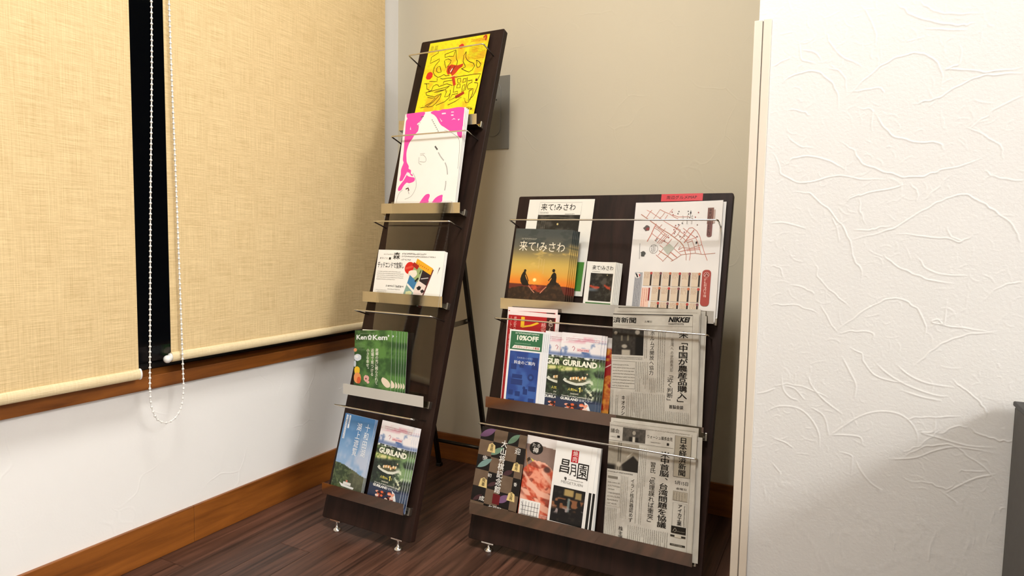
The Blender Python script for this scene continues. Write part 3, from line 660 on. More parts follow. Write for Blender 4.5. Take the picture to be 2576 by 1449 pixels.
    def pic(s, x0, z0, w, h, res, fn, l=0, y=0.0):
        nx, nz = max(2, int(w/res)), max(2, int(h/res))
        X, Z = np.meshgrid(np.linspace(x0, x0+w, nx+1), np.linspace(z0, z0+h, nz+1))
        c = np.clip(fn(X, Z), 0, 1).reshape(-1, 3); idx = np.arange((nx+1)*(nz+1)).reshape(nz+1, nx+1)
        f = np.stack([idx[:-1, :-1], idx[:-1, 1:], idx[1:, 1:], idx[1:, :-1]], -1).reshape(-1, 4)
        s.add(np.column_stack([X.ravel(), Z.ravel()]), [tuple(q) for q in f.tolist()], c, l, y)
    def body(s, w, h, t, c, cb=None):
        """edges and back of a sheet or block t mm thick"""
        cb = hexc(cb or c); N = 14
        xs = np.linspace(0, w, N+1); zs = np.linspace(0, h, N+1)
        X, Z = np.meshgrid(xs, zs); idx = np.arange((N+1)**2).reshape(N+1, N+1)+s.n
        s.V.append(np.column_stack([X.ravel(), np.full(X.size, float(t)), Z.ravel()])); s.C.append(np.tile(cb, (X.size, 1)))
        s.F += [tuple(q) for q in np.stack([idx[:-1, :-1], idx[1:, :-1], idx[1:, 1:], idx[:-1, 1:]], -1).reshape(-1, 4).tolist()]; s.n += X.size
        loop = [(x, 0) for x in xs]+[(w, z) for z in zs[1:]]+[(x, h) for x in xs[::-1][1:]]+[(0, z) for z in zs[::-1][1:-1]]
        m = len(loop); k = s.n
        s.V.append(np.array([(x, 0.0, z) for x, z in loop]+[(x, t, z) for x, z in loop], float)); s.C.append(np.tile(cb, (2*m, 1))); s.n += 2*m
        s.F += [(k+i, k+m+i, k+m+(i+1) % m, k+(i+1) % m) for i in range(m)]
    def mesh(s, name, mat, bend=None):
        v = np.concatenate(s.V).copy()
        if bend is not None: v[:, 1] += bend(v[:, 0], v[:, 2])
        v *= 0.001; c = lin(np.concatenate(s.C))
        me = bpy.data.meshes.new(name); me.from_pydata(v.tolist(), [], s.F); me.update()
        a = me.color_attributes.new('ink', 'FLOAT_COLOR', 'POINT')
        a.data.foreach_set('color', np.column_stack([c, np.ones(len(c))]).astype(np.float32).ravel())
        me.materials.append(mat); return me

def place(R, u, v, nb, nt, h, rot=0.0, w=0.11):
    """matrix of a sheet standing at board coordinates (u, v); nb / nt: how far its foot and head stand off the board"""
    a = math.asin(max(-1, min(1, (nt-nb)/h)))
    v += max(0.0, math.sin(rot))*w      # stands on its lower corner
    return R['m'] @ Matrix.Translation((u, -nb, v)) @ Matrix.Rotation(a, 4, 'X') @ Matrix.Rotation(rot, 4, 'Y')

def sheet_thing(name, me, m, label, cat, group=None):
    o = bpy.data.objects.new(name, me); COL.objects.link(o); o.matrix_world = m; tag(o, label, cat, group); return o
def book_thing(name, cover, t, w, h, m, label, cat, group=None, pages=None):
    """thing > cover, pages"""
    r = empty(name, m, label, cat, group)
    c = bpy.data.objects.new('cover', cover); COL.objects.link(c); c.parent = r
    p = bpy.data.objects.new('pages', pages); COL.objects.link(p); p.parent = r
    return r
def pages_mesh(w, h, t, col='#efece2', n=3, y0=0.25):
    """page block: thin leaves with slightly uneven fore-edges (mm)"""
    p = P(); rr = random.Random(int(w*7+h))
    for i in range(n):
        a, b = y0+(t-y0)*i/n, y0+(t-y0)*(i+0.82)/n; dx, dz = -0.3-rr.random()*0.9, -0.3-rr.random()*0.9
        k = p.n; x0, x1, z0, z1 = 0.3, w+dx, 0.2, h+dz
        V = [(x0, a, z0), (x1, a, z0), (x1, a, z1), (x0, a, z1), (x0, b, z0), (x1, b, z0), (x1, b, z1), (x0, b, z1)]
        p.V.append(np.array(V)); p.C.append(np.tile(hexc(col)*(1 if i % 2 else 0.93), (8, 1))); p.n += 8
        p.F += [tuple(k+i_ for i_ in q) for q in ((0, 1, 2, 3), (0, 4, 5, 1), (1, 5, 6, 2), (2, 6, 7, 3), (3, 7, 4, 0), (4, 7, 6, 5))]
    return p.mesh('pages', M['satin'])

K = '#1b1714'
# ---- yellow flyer
def yellow():
    p = P(); w, h = 212, 297
    def fn(X, Z):
        n = fbm(X, Z, 26, 3); n2 = fbm(X, Z, 5, 9)
        c = mixc('#f9e41c', '#f2b51d', step(0.50, 0.75, n)*0.75); return mixc(c, '#c8741a', step(0.66, 0.8, n2)*0.35)
    p.pic(0, 0, w, h, 2.0, fn); p.body(w, h, 0.4, '#f3e12a')
    for s in YEL: p.line([(x, z) for x, z in s], 1.9, '#3a2c08', 2)
    p.disc(24, 183, 12, 13, '#d62a1c', 1, 18, 0.15); p.disc(119, 270, 9, 8, '#cf2a20', 1, 16, 0.2, 3)
    p.line([(192, 288), (199, 294), (202, 286), (201, 277)], 5, '#b72317', 1, 3)
    p.poly([(85, 208), (98, 212), (112, 208), (120, 206), (140, 210), (138, 200), (128, 194), (118, 180), (108, 172), (101, 182), (92, 178), (84, 190)], '#cf3a18', 1)
    p.line([(96, 206), (90, 196), (95, 184)], 3, '#7a1d10', 2, 3); p.line([(112, 205), (106, 192), (102, 180)], 2.5, '#6d1a10', 2, 3)
    p.line([(104, 198), (99, 186)], 3.5, '#f7f0cf', 2); p.line([(112, 171), (118, 155), (124, 140)], 9, '#c62f1a', 1, 3)
    p.line([(104, 166), (121, 168)], 4, '#d23a1e', 1); p.line([(104, 170), (128, 173)], 1.6, '#f4e8a0', 3)
    p.line([(136, 100), (150, 106), (163, 113)], 10, '#a92c14', 1, 3); p.disc(197, 149, 3.2, 4.5, '#5a1a0c', 2, 10)
    p.micro(6, 270, 17, 286, 4, '#8f9a34', True, 5, 0.8); p.micro(21, 270, 33, 286, 4, '#8f9a34', True, 6, 0.8)
    p.micro(150, 220, 206, 268, 9, '#a5801c', False, 8, 0.5); p.micro(150, 279, 205, 289, 2, '#c05a1e', False, 11, 0.6)
    p.micro(8, 54, 84, 60, 1, '#3a2c0a', False, 12, 0.9); p.micro(92, 54, 160, 63, 2, '#8a3a18', False, 13, 0.7); p.micro(165, 54, 195, 66, 1, '#3a2c0a', False, 14, 0.8)
    return p.mesh('yellow_flyer', M['gloss'], lambda x, z: -0.00004*(x-106)**2)
me = yellow()
sheet_thing('flyer', me, place(RL, 0.041, 1.1065, 0.014, 0.0075, 0.297), 'yellow flyer with scrawled brush lettering in the top shelf of the tall rack', 'flyer')

# ---- white booklet with pink letter shapes
def white_cover():
    p = P(); w, h = 210, 297
    p.pic(0, 0, w, h, 6, lambda X, Z: mixc('#f7f6f1', '#f3f1ea', fbm(X, Z, 60, 2)))
    for s in PNK: p.poly(smooth_path([(x, max(z, 12)) for x, z in s]+[(s[0][0], max(s[0][1], 12))], 3)[:-1], '#f04fae', 1)
    for s in WWH: p.poly([(x, z) for x, z in s], '#fbe6f2', 2)
    for i, s in enumerate(WLN): p.line([(x, z) for x, z in s], (4.5 if i < 1 else 3.2 if i < 4 else 1.2), ('#5a5a58' if i < 1 else '#b9b9b5' if i < 4 else '#a9a9a4'), 1, 3)
    p.line([(x, z) for x, z in [(36, 71), (44, 74), (48, 66)]], 3.5, '#5a1f26', 2); p.line([(44, 68), (50, 56)], 1.4, '#9a9a98', 2)
    p.micro(72, 168, 88, 176, 2, '#9a9a96', False, 4, 0.5)
    p.line([(58, 283), (68, 284)], 2.6, '#6a6a64', 1)
    for i in range(8): p.line([(98+4.2*i, 272-5.8*i), (101+4.2*i, 269-5.8*i)], 2.2, '#8a8a80', 1)
    for i in range(5): p.line([(56-3.4*i, 268-5*i), (58-3.4*i, 265-5*i)], 1.8, '#9b9b92', 1)
    p.micro(138, 228, 175, 234, 1, '#7d5064', False, 9, 0.6)
    return p.mesh('cover', M['satin'], lambda x, z: -0.00003*(z-150)**2*(z > 150))
wc = white_cover(); wp = pages_mesh(209, 296, 3.0, '#f3f1ea')
for i in range(3):
    book_thing('booklet', wc, 3, 210, 297, place(RL, 0.047+0.0010*i, 0.8465, 0.0245-0.0040*i, 0.0535-0.0044*i, 0.297, -0.014+0.004*i),
               ('white booklet with big hot pink letter shapes, front copy in the second shelf', 'white and pink booklet directly behind the front copy', 'rearmost white and pink booklet of the three in the second shelf')[i],
               'booklet', 'white and pink booklets in the tall rack', wp)

# ---- clear acrylic sheets leaning on the wires
for v, lab in ((0.5865, 'clear acrylic sheet standing behind the landscape cards'), (0.3275, 'clear acrylic sheet standing behind the green magazines')):
    pts = roundrect(0, 0, 0.209, 0.292, 0.003, 3)
    me = bpy.data.meshes.new('acrylic_sheet'); mb = MB().prism(pts, 'y', 0, 0.002); me.from_pydata(mb.v, [], mb.f); me.update(); me.materials.append(M['acrylic'])
    sheet_thing('acrylic_sheet', me, place(RL, 0.0625 if v < 0.5 else 0.0455, v, 0.0045, 0.0405, 0.292), lab, 'acrylic sheet')

# ---- landscape cards
def card():
    p = P(); w, h = 226, 148
    p.pic(0, 0, w, h, 8, lambda X, Z: mixc('#fbfaf4', '#f6f4ee', fbm(X, Z, 60, 5)))
    p.micro(20, 134, 52, 139, 1, '#b3ada4', False, 1, 0.6); p.text('まるごと', 9, 122, 28, 5, '#6e6a64'); p.rect(41, 120.5, 48, 127, '#2a2825', 2)
    p.text('森', 55, 122, 24, 20, K, bold=0.02)
    p.text('デッドエンドで宝探し', 5, 97, 92, 17, K, bold=0.024, shear=-0.12)
    p.micro(84, 136, 166, 142, 1, '#5d5a54', False, 2, 0.7); p.micro(84, 129, 196, 135, 1, '#77736c', False, 3, 0.6); p.micro(84, 120, 122, 126, 1, '#77736c', False, 7, 0.6)
    p.micro(6, 64, 100, 91, 5, '#8d8981', False, 4, 0.42); p.micro(43, 44, 99, 51, 1, '#25221f', False, 5, 0.85); p.micro(50, 37, 92, 42, 1, '#9a968e', False, 6, 0.6); p.micro(8, 24, 46, 39, 3, '#a9a59d', False, 8, 0.4)
    p.disc(117, 99, 16.5, 17, '#d8281d', 1, 28, 0.05, 2); p.poly([(102, 100), (130, 108), (131, 102), (103, 94)], '#e4503f', 2)
    # two tilted book covers, as abstract colour patches
    def q(a, b): return (139+a*60*0.93-b*34, 126-a*26-b*104)
    p.poly([q(0, 0), q(1, 0), q(1, 1), q(0, 1)], '#dfe3cf', 1)
    p.poly([q(0, 0), q(1, 0), q(1, .17), q(0, .17)], '#f1b32a', 2); p.text('・・・・・・・', q(.06, .11)[0], q(.06, .11)[1]-2, 44, 5, '#c8361c', 3, 0.05, rot=-0.40)
    p.poly([q(-.1, .12), q(.25, .13), q(.22, .24), q(-.12, .22)], '#a8241c', 3)
    p.poly([q(0, .17), q(.5, .17), q(.5, .5), q(0, .5)], '#9fb277', 2); p.disc(*q(.1, .38), 15, 12, '#f6ead9', 3, 14, 0.4, 4)
    p.poly([q(.5, .17), q(1, .17), q(1, .45), q(.55, .45)], '#2b2026', 2); p.line([q(.6, .38), q(.95, .26)], 2.5, '#cfcac8', 3)
    p.poly([q(-.05, .45), q(.45, .5), q(.45, .72), q(-.02, .68)], '#3f7fae', 3); p.poly([q(-.02, .68), q(.5, .72), q(.5, 1), q(0, 1)], '#86a79c', 2)
    p.disc(*q(.25, .85), 10, 6, '#d9dca6', 3, 12, 0.5, 6); p.poly([q(0, .66), q(.5, .72), q(.5, .78), q(0, .71)], '#f3f1e8', 3)
    p.poly([q(.5, .45), q(1, .45), q(1, 1), q(.5, 1)], '#f0ded6', 2); p.disc(*q(.68, .6), 7, 6, '#1e1b1c', 3, 12, 0.5, 8); p.disc(*q(.92, .62), 6, 5, '#2a2224', 3, 12, 0.4, 9)
    p.line([q(.45, .4), q(.35, .52)], 5, '#1d1a18', 3); p.line([q(.43, .2), q(.43, .3)], 2.5, '#26221e', 3); p.poly([q(.55, .84), q(1, .88), q(1, 1), q(.6, 1)], '#7fa5a8', 3)
    p.poly([q(1, .02), q(1.06, .02), q(1.06, 1), q(1, 1)], '#6a2a2c', 3)
    p.poly([(214, 103), (217, 104), (210, 84)], '#4a2024', 2)
    return p.mesh('cover', M['satin'])
cm = card(); cp = pages_mesh(225.5, 147.5, 3.2, '#f5f3ec', 4)
for i in range(3):
    book_thing('card_pad', cm, 3.2, 226, 148, place(RL, 0.038+0.0012*i, 0.5865, 0.0262-0.0036*i, 0.0400-0.0036*i, 0.148, 0.003*(i-1)),
               ('white landscape card with red disc and tilted comic covers, front of the pile', 'second white landscape card pad from the front', 'rearmost white landscape card pad, against the clear sheet')[i], 'card', 'landscape cards in the middle shelf', cp)

# ---- green magazines
def ken():
    p = P(); w, h = 127, 174
    def fn(X, Z):
        n = fbm(X, Z, 22, 4, 4); c = mixc('#31552c', '#5f8f47', step(0.3, 0.75, n)+0.25*(X/127)-0.1)
        return mixc(c, '#22381f', step(55, 0, X)*step(140, 40, Z)*0.55)
    p.pic(0, 0, w, h, 1.5, fn)
    p.text('Ken', 6, 149, 36, 13, '#eef4f4', bold=0.03); p.text('Kem’', 63, 148, 56, 14, '#eef4f4', bold=0.03)
    for k in range(5):
        a = math.pi/2+k*2*math.pi/5; p.disc(52.5+4.4*math.cos(a), 155+4.4*math.sin(a), 3.4, 3.4, '#dfe9e6', 2, 12)
    p.disc(52.5, 155, 2.6, 2.6, '#4e5f48', 3, 10)
    p.micro(18, 165, 92, 170, 1, '#9bb48d', False, 4, 0.4); p.micro(6, 121, 36, 143, 5, '#8aa383', False, 5, 0.35)
    p.vtext('故郷の光に照らされて', 78, 126, 30, 10.5, '#f4f6e6', bold=0.035); p.vtext('近場で見つける', 63, 125, 52, 10.5, '#f4f6e6', bold=0.035); p.vtext('小さな幸せ。', 47, 125, 66, 10.5, '#f4f6e6', bold=0.035)
    p.disc(12, 101, 13, 9.5, '#dbe3ee', 1, 16, 0.12); p.disc(9, 103, 6, 4, '#f3f6fa', 2, 12, 0.2); p.disc(3, 121, 6, 5, '#e39a72', 1, 10)
    p.disc(3, 84, 4, 9, '#cdd6e2', 1, 12); p.disc(11, 66, 10, 11, '#f2c530', 1, 16, 0.1); p.disc(13, 46, 13, 15, '#ef9c5c', 1, 18, 0.1, 4); p.disc(18, 40, 7, 9, '#dd5f30', 2, 14, 0.1, 5)
    p.disc(44, 46, 9, 9, '#eeb4ac', 1, 16, 0.25, 6); p.disc(43, 45, 2.4, 2.6, '#5c2f2c', 2, 8); p.disc(50, 36, 5, 4, '#eebdb4', 1, 10)
    p.poly(smooth_path([(95, 44), (99, 50), (108, 48), (118, 42), (125, 34), (124, 26), (114, 24), (104, 30), (97, 38), (95, 44)], 3)[:-1], '#f6e6cf', 2)
    return p.mesh('cover', M['gloss'])
km = ken(); kp = pages_mesh(126.5, 173.5, 2.1, '#e9ede2', 2)
words = ('frontmost', 'second', 'third', 'fourth', 'fifth', 'rearmost')
for i in range(6):
    sh = (0, 0.0115, 0.018, 0.0235, 0.0285, 0.034)[i]
    book_thing('magazine', km, 2.1, 127, 174, place(RL, 0.044+sh, 0.3275+(0.0008*i), 0.0270-0.0030*i, 0.0570-0.0036*i, 0.174, -0.085+0.004*i),
               '%s green magazine with flowers in the fanned row on the fourth shelf' % words[i], 'magazine', 'green magazines on the fourth shelf', kp)
pb = P(); pb.pic(0, 0, 130, 181, 40, lambda X, Z: mixc('#f4f1e2', '#f4f1e2', X*0)); pb.body(130, 181, 0.5, '#f4f1e2')
sheet_thing('leaflet', pb.mesh('blank_leaflet', M['satin']), place(RL, 0.045, 0.3275, 0.0082, 0.040, 0.181, -0.03), 'plain cream sheet showing above the green magazines', 'leaflet')

# ---- lake leaflet
def lake():
    p = P(); w, h = 105, 209
    def fn(X, Z):
        sky = mixc('#8fb3da', '#3f78b0', step(90, 200, Z)+0.2*fbm(X, Z, 40, 3)-0.1)
        cl = step(0.45, 0.75, fbm(X, Z, 30, 8)+0.5*(X/105)-0.2)*step(215, 90, Z); c = mixc(sky, '#cdd3e4', cl*0.8)
        ridge = 66+8*np.sin(X/28.0+0.4)+10*step(50, 0, X)+3*fbm(X, Z, 5, 2)
        hill = mixc('#2f3f23', '#5f6d45', step(0.35, 0.7, fbm(X, Z, 6, 7))); hill = mixc(hill, '#6a6454', step(45, 75, X)*0.6)
        return np.where((Z < ridge)[..., None], hill, c)
    p.pic(0, 0, w, h, 1.6, fn); p.body(w, h, 1.3, '#dfe6ee')
    p.vtext('十和田湖', 84, 194, 108, 17, '#f5f8fb', bold=0.005); p.vtext('湖上遊覧', 56, 192, 106, 17, '#f5f8fb', bold=0.005)
    p.rect(6, 143, 12.5, 206, '#eef2f6', 1); p.micro(7, 145, 12, 204, 1, '#5d80ab', True, 3, 0.8); p.rect(16, 172, 21.5, 206, '#eef2f6', 1); p.micro(16.5, 174, 21, 204, 1, '#5d80ab', True, 4, 0.8)
    p.poly([(26, 34), (40, 31), (78, 29), (76, 24), (36, 25)], '#f0f0ee', 2); p.rect(40, 31, 66, 38, '#e6e4e0', 2); p.rect(48, 38, 54, 43, '#c86a58', 2)
    return p.mesh('lake_leaflet', M['gloss'])
lm = lake()
for i in range(3):
    sheet_thing('leaflet', lm, place(RL, 0.0285+0.002*i, 0.0655, 0.0240-0.0021*i, 0.0320-0.0021*i, 0.209, 0.030), ('blue lake leaflet in front of its pile, bottom left of the tall rack', 'blue lake leaflet second in its pile on the lowest tall-rack shelf', 'blue lake leaflet at the back of its pile on the lowest tall-rack shelf')[i], 'leaflet', 'blue lake leaflets')

# ---- river-boat leaflet
def guri():
    p = P(); w, h = 103, 208
    def fn(X, Z):
        n = fbm(X, Z, 26, 5, 4); n2 = fbm(X, Z, 7, 11, 3)
        sky = mixc('#4f6fa6', '#f3eff0', step(0.36, 0.56, n+0.25*step(150, 208, Z))); sky = mixc(sky, '#e7a2b4', step(0.4, 0.6, fbm(X, Z*2, 30, 21))*step(180, 190, Z)*step(203, 196, Z)*0.8)
        sky = mixc(sky, '#5f77a8', step(163, 155, Z)*step(148, 153, Z)*0.8)
        tree = mixc('#22301f', '#5b7242', step(0.4, 0.7, n2)); grass = mixc('#6f8a3c', '#e0dc9a', step(0.35, 0.68, n2))
        water = mixc('#1e2a22', '#3e4f3a', step(0.4, 0.75, n2)); water = mixc(water, '#7ea06a', step(60, 95, X)*step(0.4, 0.65, n))
        c = np.where((Z > 150)[..., None], sky, tree); c = mixc(c, '#f3f5f2', step(152, 149, Z)*step(144, 147, Z)*step(0.3, 0.6, n2))
        g = step(132, 126, Z+6*n2); c = c*(1-g[..., None])+grass*g[..., None]
        g = step(116, 108, Z-12*step(60, 103, X)*n2-0.12*X); c = c*(1-g[..., None])+water*g[..., None]
        low = mixc('#2a3550', '#8d97bd', step(0.45, 0.7, n)*step(50, 100, X)); g = step(56, 46, Z); c = c*(1-g[..., None])+low*g[..., None]
        sp = step(22, 8, np.hypot((X-84), (Z-84)*0.9)); c = mixc(c, '#dfe9cd', sp*step(0.3, 0.6, n2)); sp = step(16, 6, np.hypot((X-86), (Z-60))); return mixc(c, '#f0f2d0', sp*step(0.35, 0.6, n2))
    p.pic(0, 0, w, h, 1.1, fn); p.body(w, h, 1.2, '#e9edf0')
    p.micro(12, 189, 98, 198, 2, '#d98ba2', False, 3, 0.5)
    p.line([(30, 172), (33, 176), (37, 172), (34, 165)], 1.2, '#b8325a', 2); p.rect(42, 164, 74, 172, '#f3d3d6', 2); p.micro(44, 165.5, 72, 170.5, 1, '#b8405c', False, 2, 0.8, 3)
    p.text('GURILAND', 9, 127.5, 89, 14.5, '#fbfbe8', 3, 0.045)
    hull = [(14, 92), (20, 88), (34, 84), (50, 82), (66, 84), (80, 91), (87, 98), (80, 97), (64, 92), (46, 89), (30, 92), (18, 98)]
    p.poly(hull, '#dfe2d2', 2); p.poly([(20, 93), (34, 90), (50, 88), (66, 91), (76, 95), (60, 97), (36, 97)], '#5a5a40', 3)
    r = random.Random(5)
    for k in range(11): p.disc(34+k*3.8, 96+r.uniform(-2, 3)+k*0.4, 2.6, 3.8, ('#f3ead0', '#d8a05c', '#efe3b8', '#c98f50')[k % 4], 4, 8)
    p.disc(73, 107, 4, 6, '#3d4438', 3, 10); p.disc(75, 112, 2, 2, '#d8c0a0', 4, 8)
    p.text('人気No.', 29, 68, 26, 7, '#f2e26a', 3, 0.02); p.poly([(59, 67), (62, 67), (62, 79), (60, 79), (56.5, 76), (57.5, 74.2), (59, 75.4)], '#f6ec80', 3); p.text('!', 65, 69, 1.6, 6, '#f2e26a', 3, 0.03)
    p.micro(36, 60, 65, 64, 1, '#f2f0dc', False, 4, 0.9, 3); p.micro(14, 53, 92, 57, 1, '#eef0e8', False, 6, 0.8, 3)
    p.text('GURILAND', 12, 45, 47, 6.5, '#f7f8f2', 3, 0.045); p.text('冒険ツアー', 61, 45, 33, 6, '#dfe3ee', 3, 0.0)
    for k in range(22):
        x = 28+r.random()*54; z = 22+r.random()*17; p.disc(x, z, 3.5+3*r.random(), 2.6+2*r.random(), ('#e0663a', '#3a1d1c', '#f0a58a', '#8a3228', '#f3d3c4')[k % 5], 3, 9, 0.3, k)
    p.poly([(74, 46), (84, 41), (90, 30), (92, 22), (82, 22), (78, 34)], '#eef0f0', 2); p.poly([(84, 42), (103, 44), (103, 22), (93, 22)], '#43536b', 2)
    return p.mesh('boat_leaflet', M['gloss'])
gm = guri()
for i in range(4):
    sheet_thing('leaflet', gm, place(RL, 0.155+0.0060*i, 0.0655, 0.0260-0.0022*i, 0.0345-0.0022*i, 0.208, 0.045-0.003*i),
                ('boat tour leaflet in front of its fanned pile, lower right of the tall rack' if i == 0 else '%s boat tour leaflet of the fanned pile at lower right of the tall rack' % ('', 'second', 'third', 'rearmost')[i]), 'leaflet', 'boat tour leaflets in the tall rack')

# ---- laminated poster and sunset book share the town title
def night_pic(X, Z):
    n = fbm(X, Z, 14, 6, 4); c = mixc('#161512', '#4a4640', step(0.4, 0.75, n)); return c
def poster():
    p = P(); w, h = 189, 262
    p.pic(0, 0, w, h, 12, lambda X, Z: mixc('#f6f4ea', '#f1efe6', fbm(X, Z, 60, 5))); p.body(w, h, 0.5, '#d9d2b8')
    p.line([(33, 217), (33, 253), (155, 253), (155, 217)], 0.6, '#8a877e', 1); p.text('来て!みさわ', 38, 230, 100, 20, K, bold=0.008)
    p.micro(36, 222, 62, 227, 2, '#77736a', False, 3, 0.5); p.micro(110, 219, 150, 224, 1, '#6c695f', False, 4, 0.6)
    p.pic(32, 20, 122, 198, 3, night_pic, 1); p.disc(93, 192, 2.6, 3, '#d9c98a', 3, 12)
    p.line([(44, 210), (90, 212), (150, 206)], 1.2, '#6f6a5e', 2); p.micro(45, 180, 60, 208, 3, '#8d8a80', True, 9, 0.3)
    p.rect(140, 13, 183, 90, '#4f8f3a', 2)
    return p.mesh('laminated_poster', M['gloss'])
sheet_thing('poster', poster(), place(RR, 0.034, 0.637, 0.0035, 0.0035, 0.262, 0.006), 'white laminated poster with a dark picture, behind the sunset books', 'poster')

def sunset():
    p = P(); w, h = 163, 213
    def fn(X, Z):
        n = fbm(X, Z*2.4, 46, 3, 4); sky = mixc('#e9a03a', '#d8b65a', step(70, 120, Z)); sky = mixc(sky, '#5f5e54', step(110, 175, Z)); sky = mixc(sky, '#474d4c', step(170, 205, Z))
        sky = mixc(sky, '#e2c06a', step(0.52, 0.68, n)*step(100, 125, Z)*step(190, 150, Z)*0.8); sky = mixc(sky, '#3c4442', step(0.50, 0.66, fbm(X, Z*2, 30, 9))*step(150, 175, Z)*0.8)
        sky = mixc(sky, '#ef7a26', step(95, 62, Z)*0.85); d = np.hypot(X-72, (Z-78)*1.1); sky = mixc(sky, '#f6a23a', step(36, 8, d)*0.9); sky = mixc(sky, '#fdf3a8', step(6.5, 3.5, d))
        sea = mixc('#6a2a20', '#c84a26', step(26, 4, np.abs(X-92+0.3*Z))*step(0.3, 0.6, fbm(X, Z*3, 10, 4)))
        c = np.where((Z < 66)[..., None], sea, sky); rk = mixc('#2a1a12', '#4a3020', step(0.4, 0.8, fbm(X, Z, 8, 12)))
        ground = (Z < 40+4*fbm(X, Z, 10, 6)) | (Z < 46+6*step(30, 10, X)+14*step(46, 6, np.abs(X-44))+fbm(X, Z, 6, 3)*6-4) | (Z < 40+34*step(30, 8, np.abs(X-128)*0.8)+fbm(X, Z, 6, 5)*6-4)
        return np.where(ground[..., None], rk, c)
    p.pic(0, 0, w, h, 1.2, fn)
    p.text('来て!みさわ', 16, 153, 130, 27, '#f7ecd4', bold=0.006); p.micro(20, 184, 62, 190, 1, '#b8b4a4', False, 3, 0.6); p.micro(78, 96, 100, 134, 3, '#e9cf94', True, 4, 0.22)
    S = '#120c0a'
    p.poly([(33, 70), (31, 78), (33, 88), (36, 95), (39, 99), (43, 99), (45, 94), (44, 88), (48, 80), (54, 72), (58, 62), (40, 62)], S, 2); p.disc(42, 100.5, 3.6, 4, S, 2, 12); p.line([(45, 92), (50, 84), (55, 73)], 2.2, S, 2)
    p.poly([(116, 76), (120, 84), (117, 90), (121, 98), (126, 101), (131, 97), (133, 88), (133, 78), (136, 68), (114, 68)], S, 2); p.disc(123, 105, 4.2, 4.4, S, 2, 12); p.line([(120, 90), (114, 82), (111, 78)], 2.2, S, 2)
    p.line([(57, 62), (66, 52), (76, 44)], 2, '#c98a70', 2); p.line([(108, 62), (98, 52), (92, 44)], 2, '#e09070', 2)
    p.rect(3, 64.2, 30, 65.2, '#8f4a20', 1)
    return p.mesh('cover', M['gloss'])
sm = sunset(); sp_ = pages_mesh(162.5, 212.5, 3.0, '#8d8676', 3)
for i in range(5):
    book_thing('tourist_booklet', sm, 3.0, 163, 213, place(RR, 0.0245+0.0045*i, 0.5875, 0.0275-0.0036*i, 0.0450-0.0036*i, 0.213, 0.022-0.005*i, 0.163),
               '%s sunset-cover booklet with two seated silhouettes, top left of the low rack' % ('frontmost', 'second', 'third', 'fourth', 'rearmost')[i], 'booklet', 'sunset booklets in the low rack', sp_)

def small():
    p = P(); w, h = 75, 133
    p.pic(0, 0, w, h, 5, lambda X, Z: mixc('#f4f3ec', '#efeee6', X/75)); p.body(w, h, 1.2, '#efeee6')
    p.text('来て!みさわ', 14, 112, 55, 12, K, bold=0.01); p.micro(15, 107, 34, 110, 1, '#77736a', False, 3, 0.6)
    def fn(X, Z):
        c = night_pic(X*1.5, Z*1.5); c = mixc(c, '#b8452c', step(6, 1, np.abs(Z-70-3*np.sin(X/6)))*step(0.4, 0.6, fbm(X, Z, 9, 2))); return mixc(c, '#7f8c96', step(7, 1, np.abs(Z-62))*step(45, 20, X)*0.7)
    p.pic(12, 34, 58, 70, 1.4, fn, 1); p.rect(6, 6, 71, 30, '#4c7d44', 1); p.rect(11, 17, 36, 27, '#f1f0e8', 2); p.micro(13, 19, 34, 25, 1, '#39463a', False, 5, 0.8, 3); p.disc(55, 100, 1.2, 1.4, '#d8cf9a', 3, 8)
    return p.mesh('pocket_leaflet', M['gloss'], lambda x, z: 4.0*(1-((x-37.5)/37.5)**2)*(z/133.0))
sm2 = small()
for i in range(5):
    sheet_thing('pocket_leaflet', sm2, place(RR, 0.2365+0.0032*i, 0.5875, 0.0270-0.0028*i, 0.0370-0.0028*i, 0.133, 0.01),
                '%s small curled white pocket leaflet beside the sunset booklets' % ('frontmost', 'second', 'third', 'fourth', 'rearmost')[i], 'leaflet', 'small white pocket leaflets')

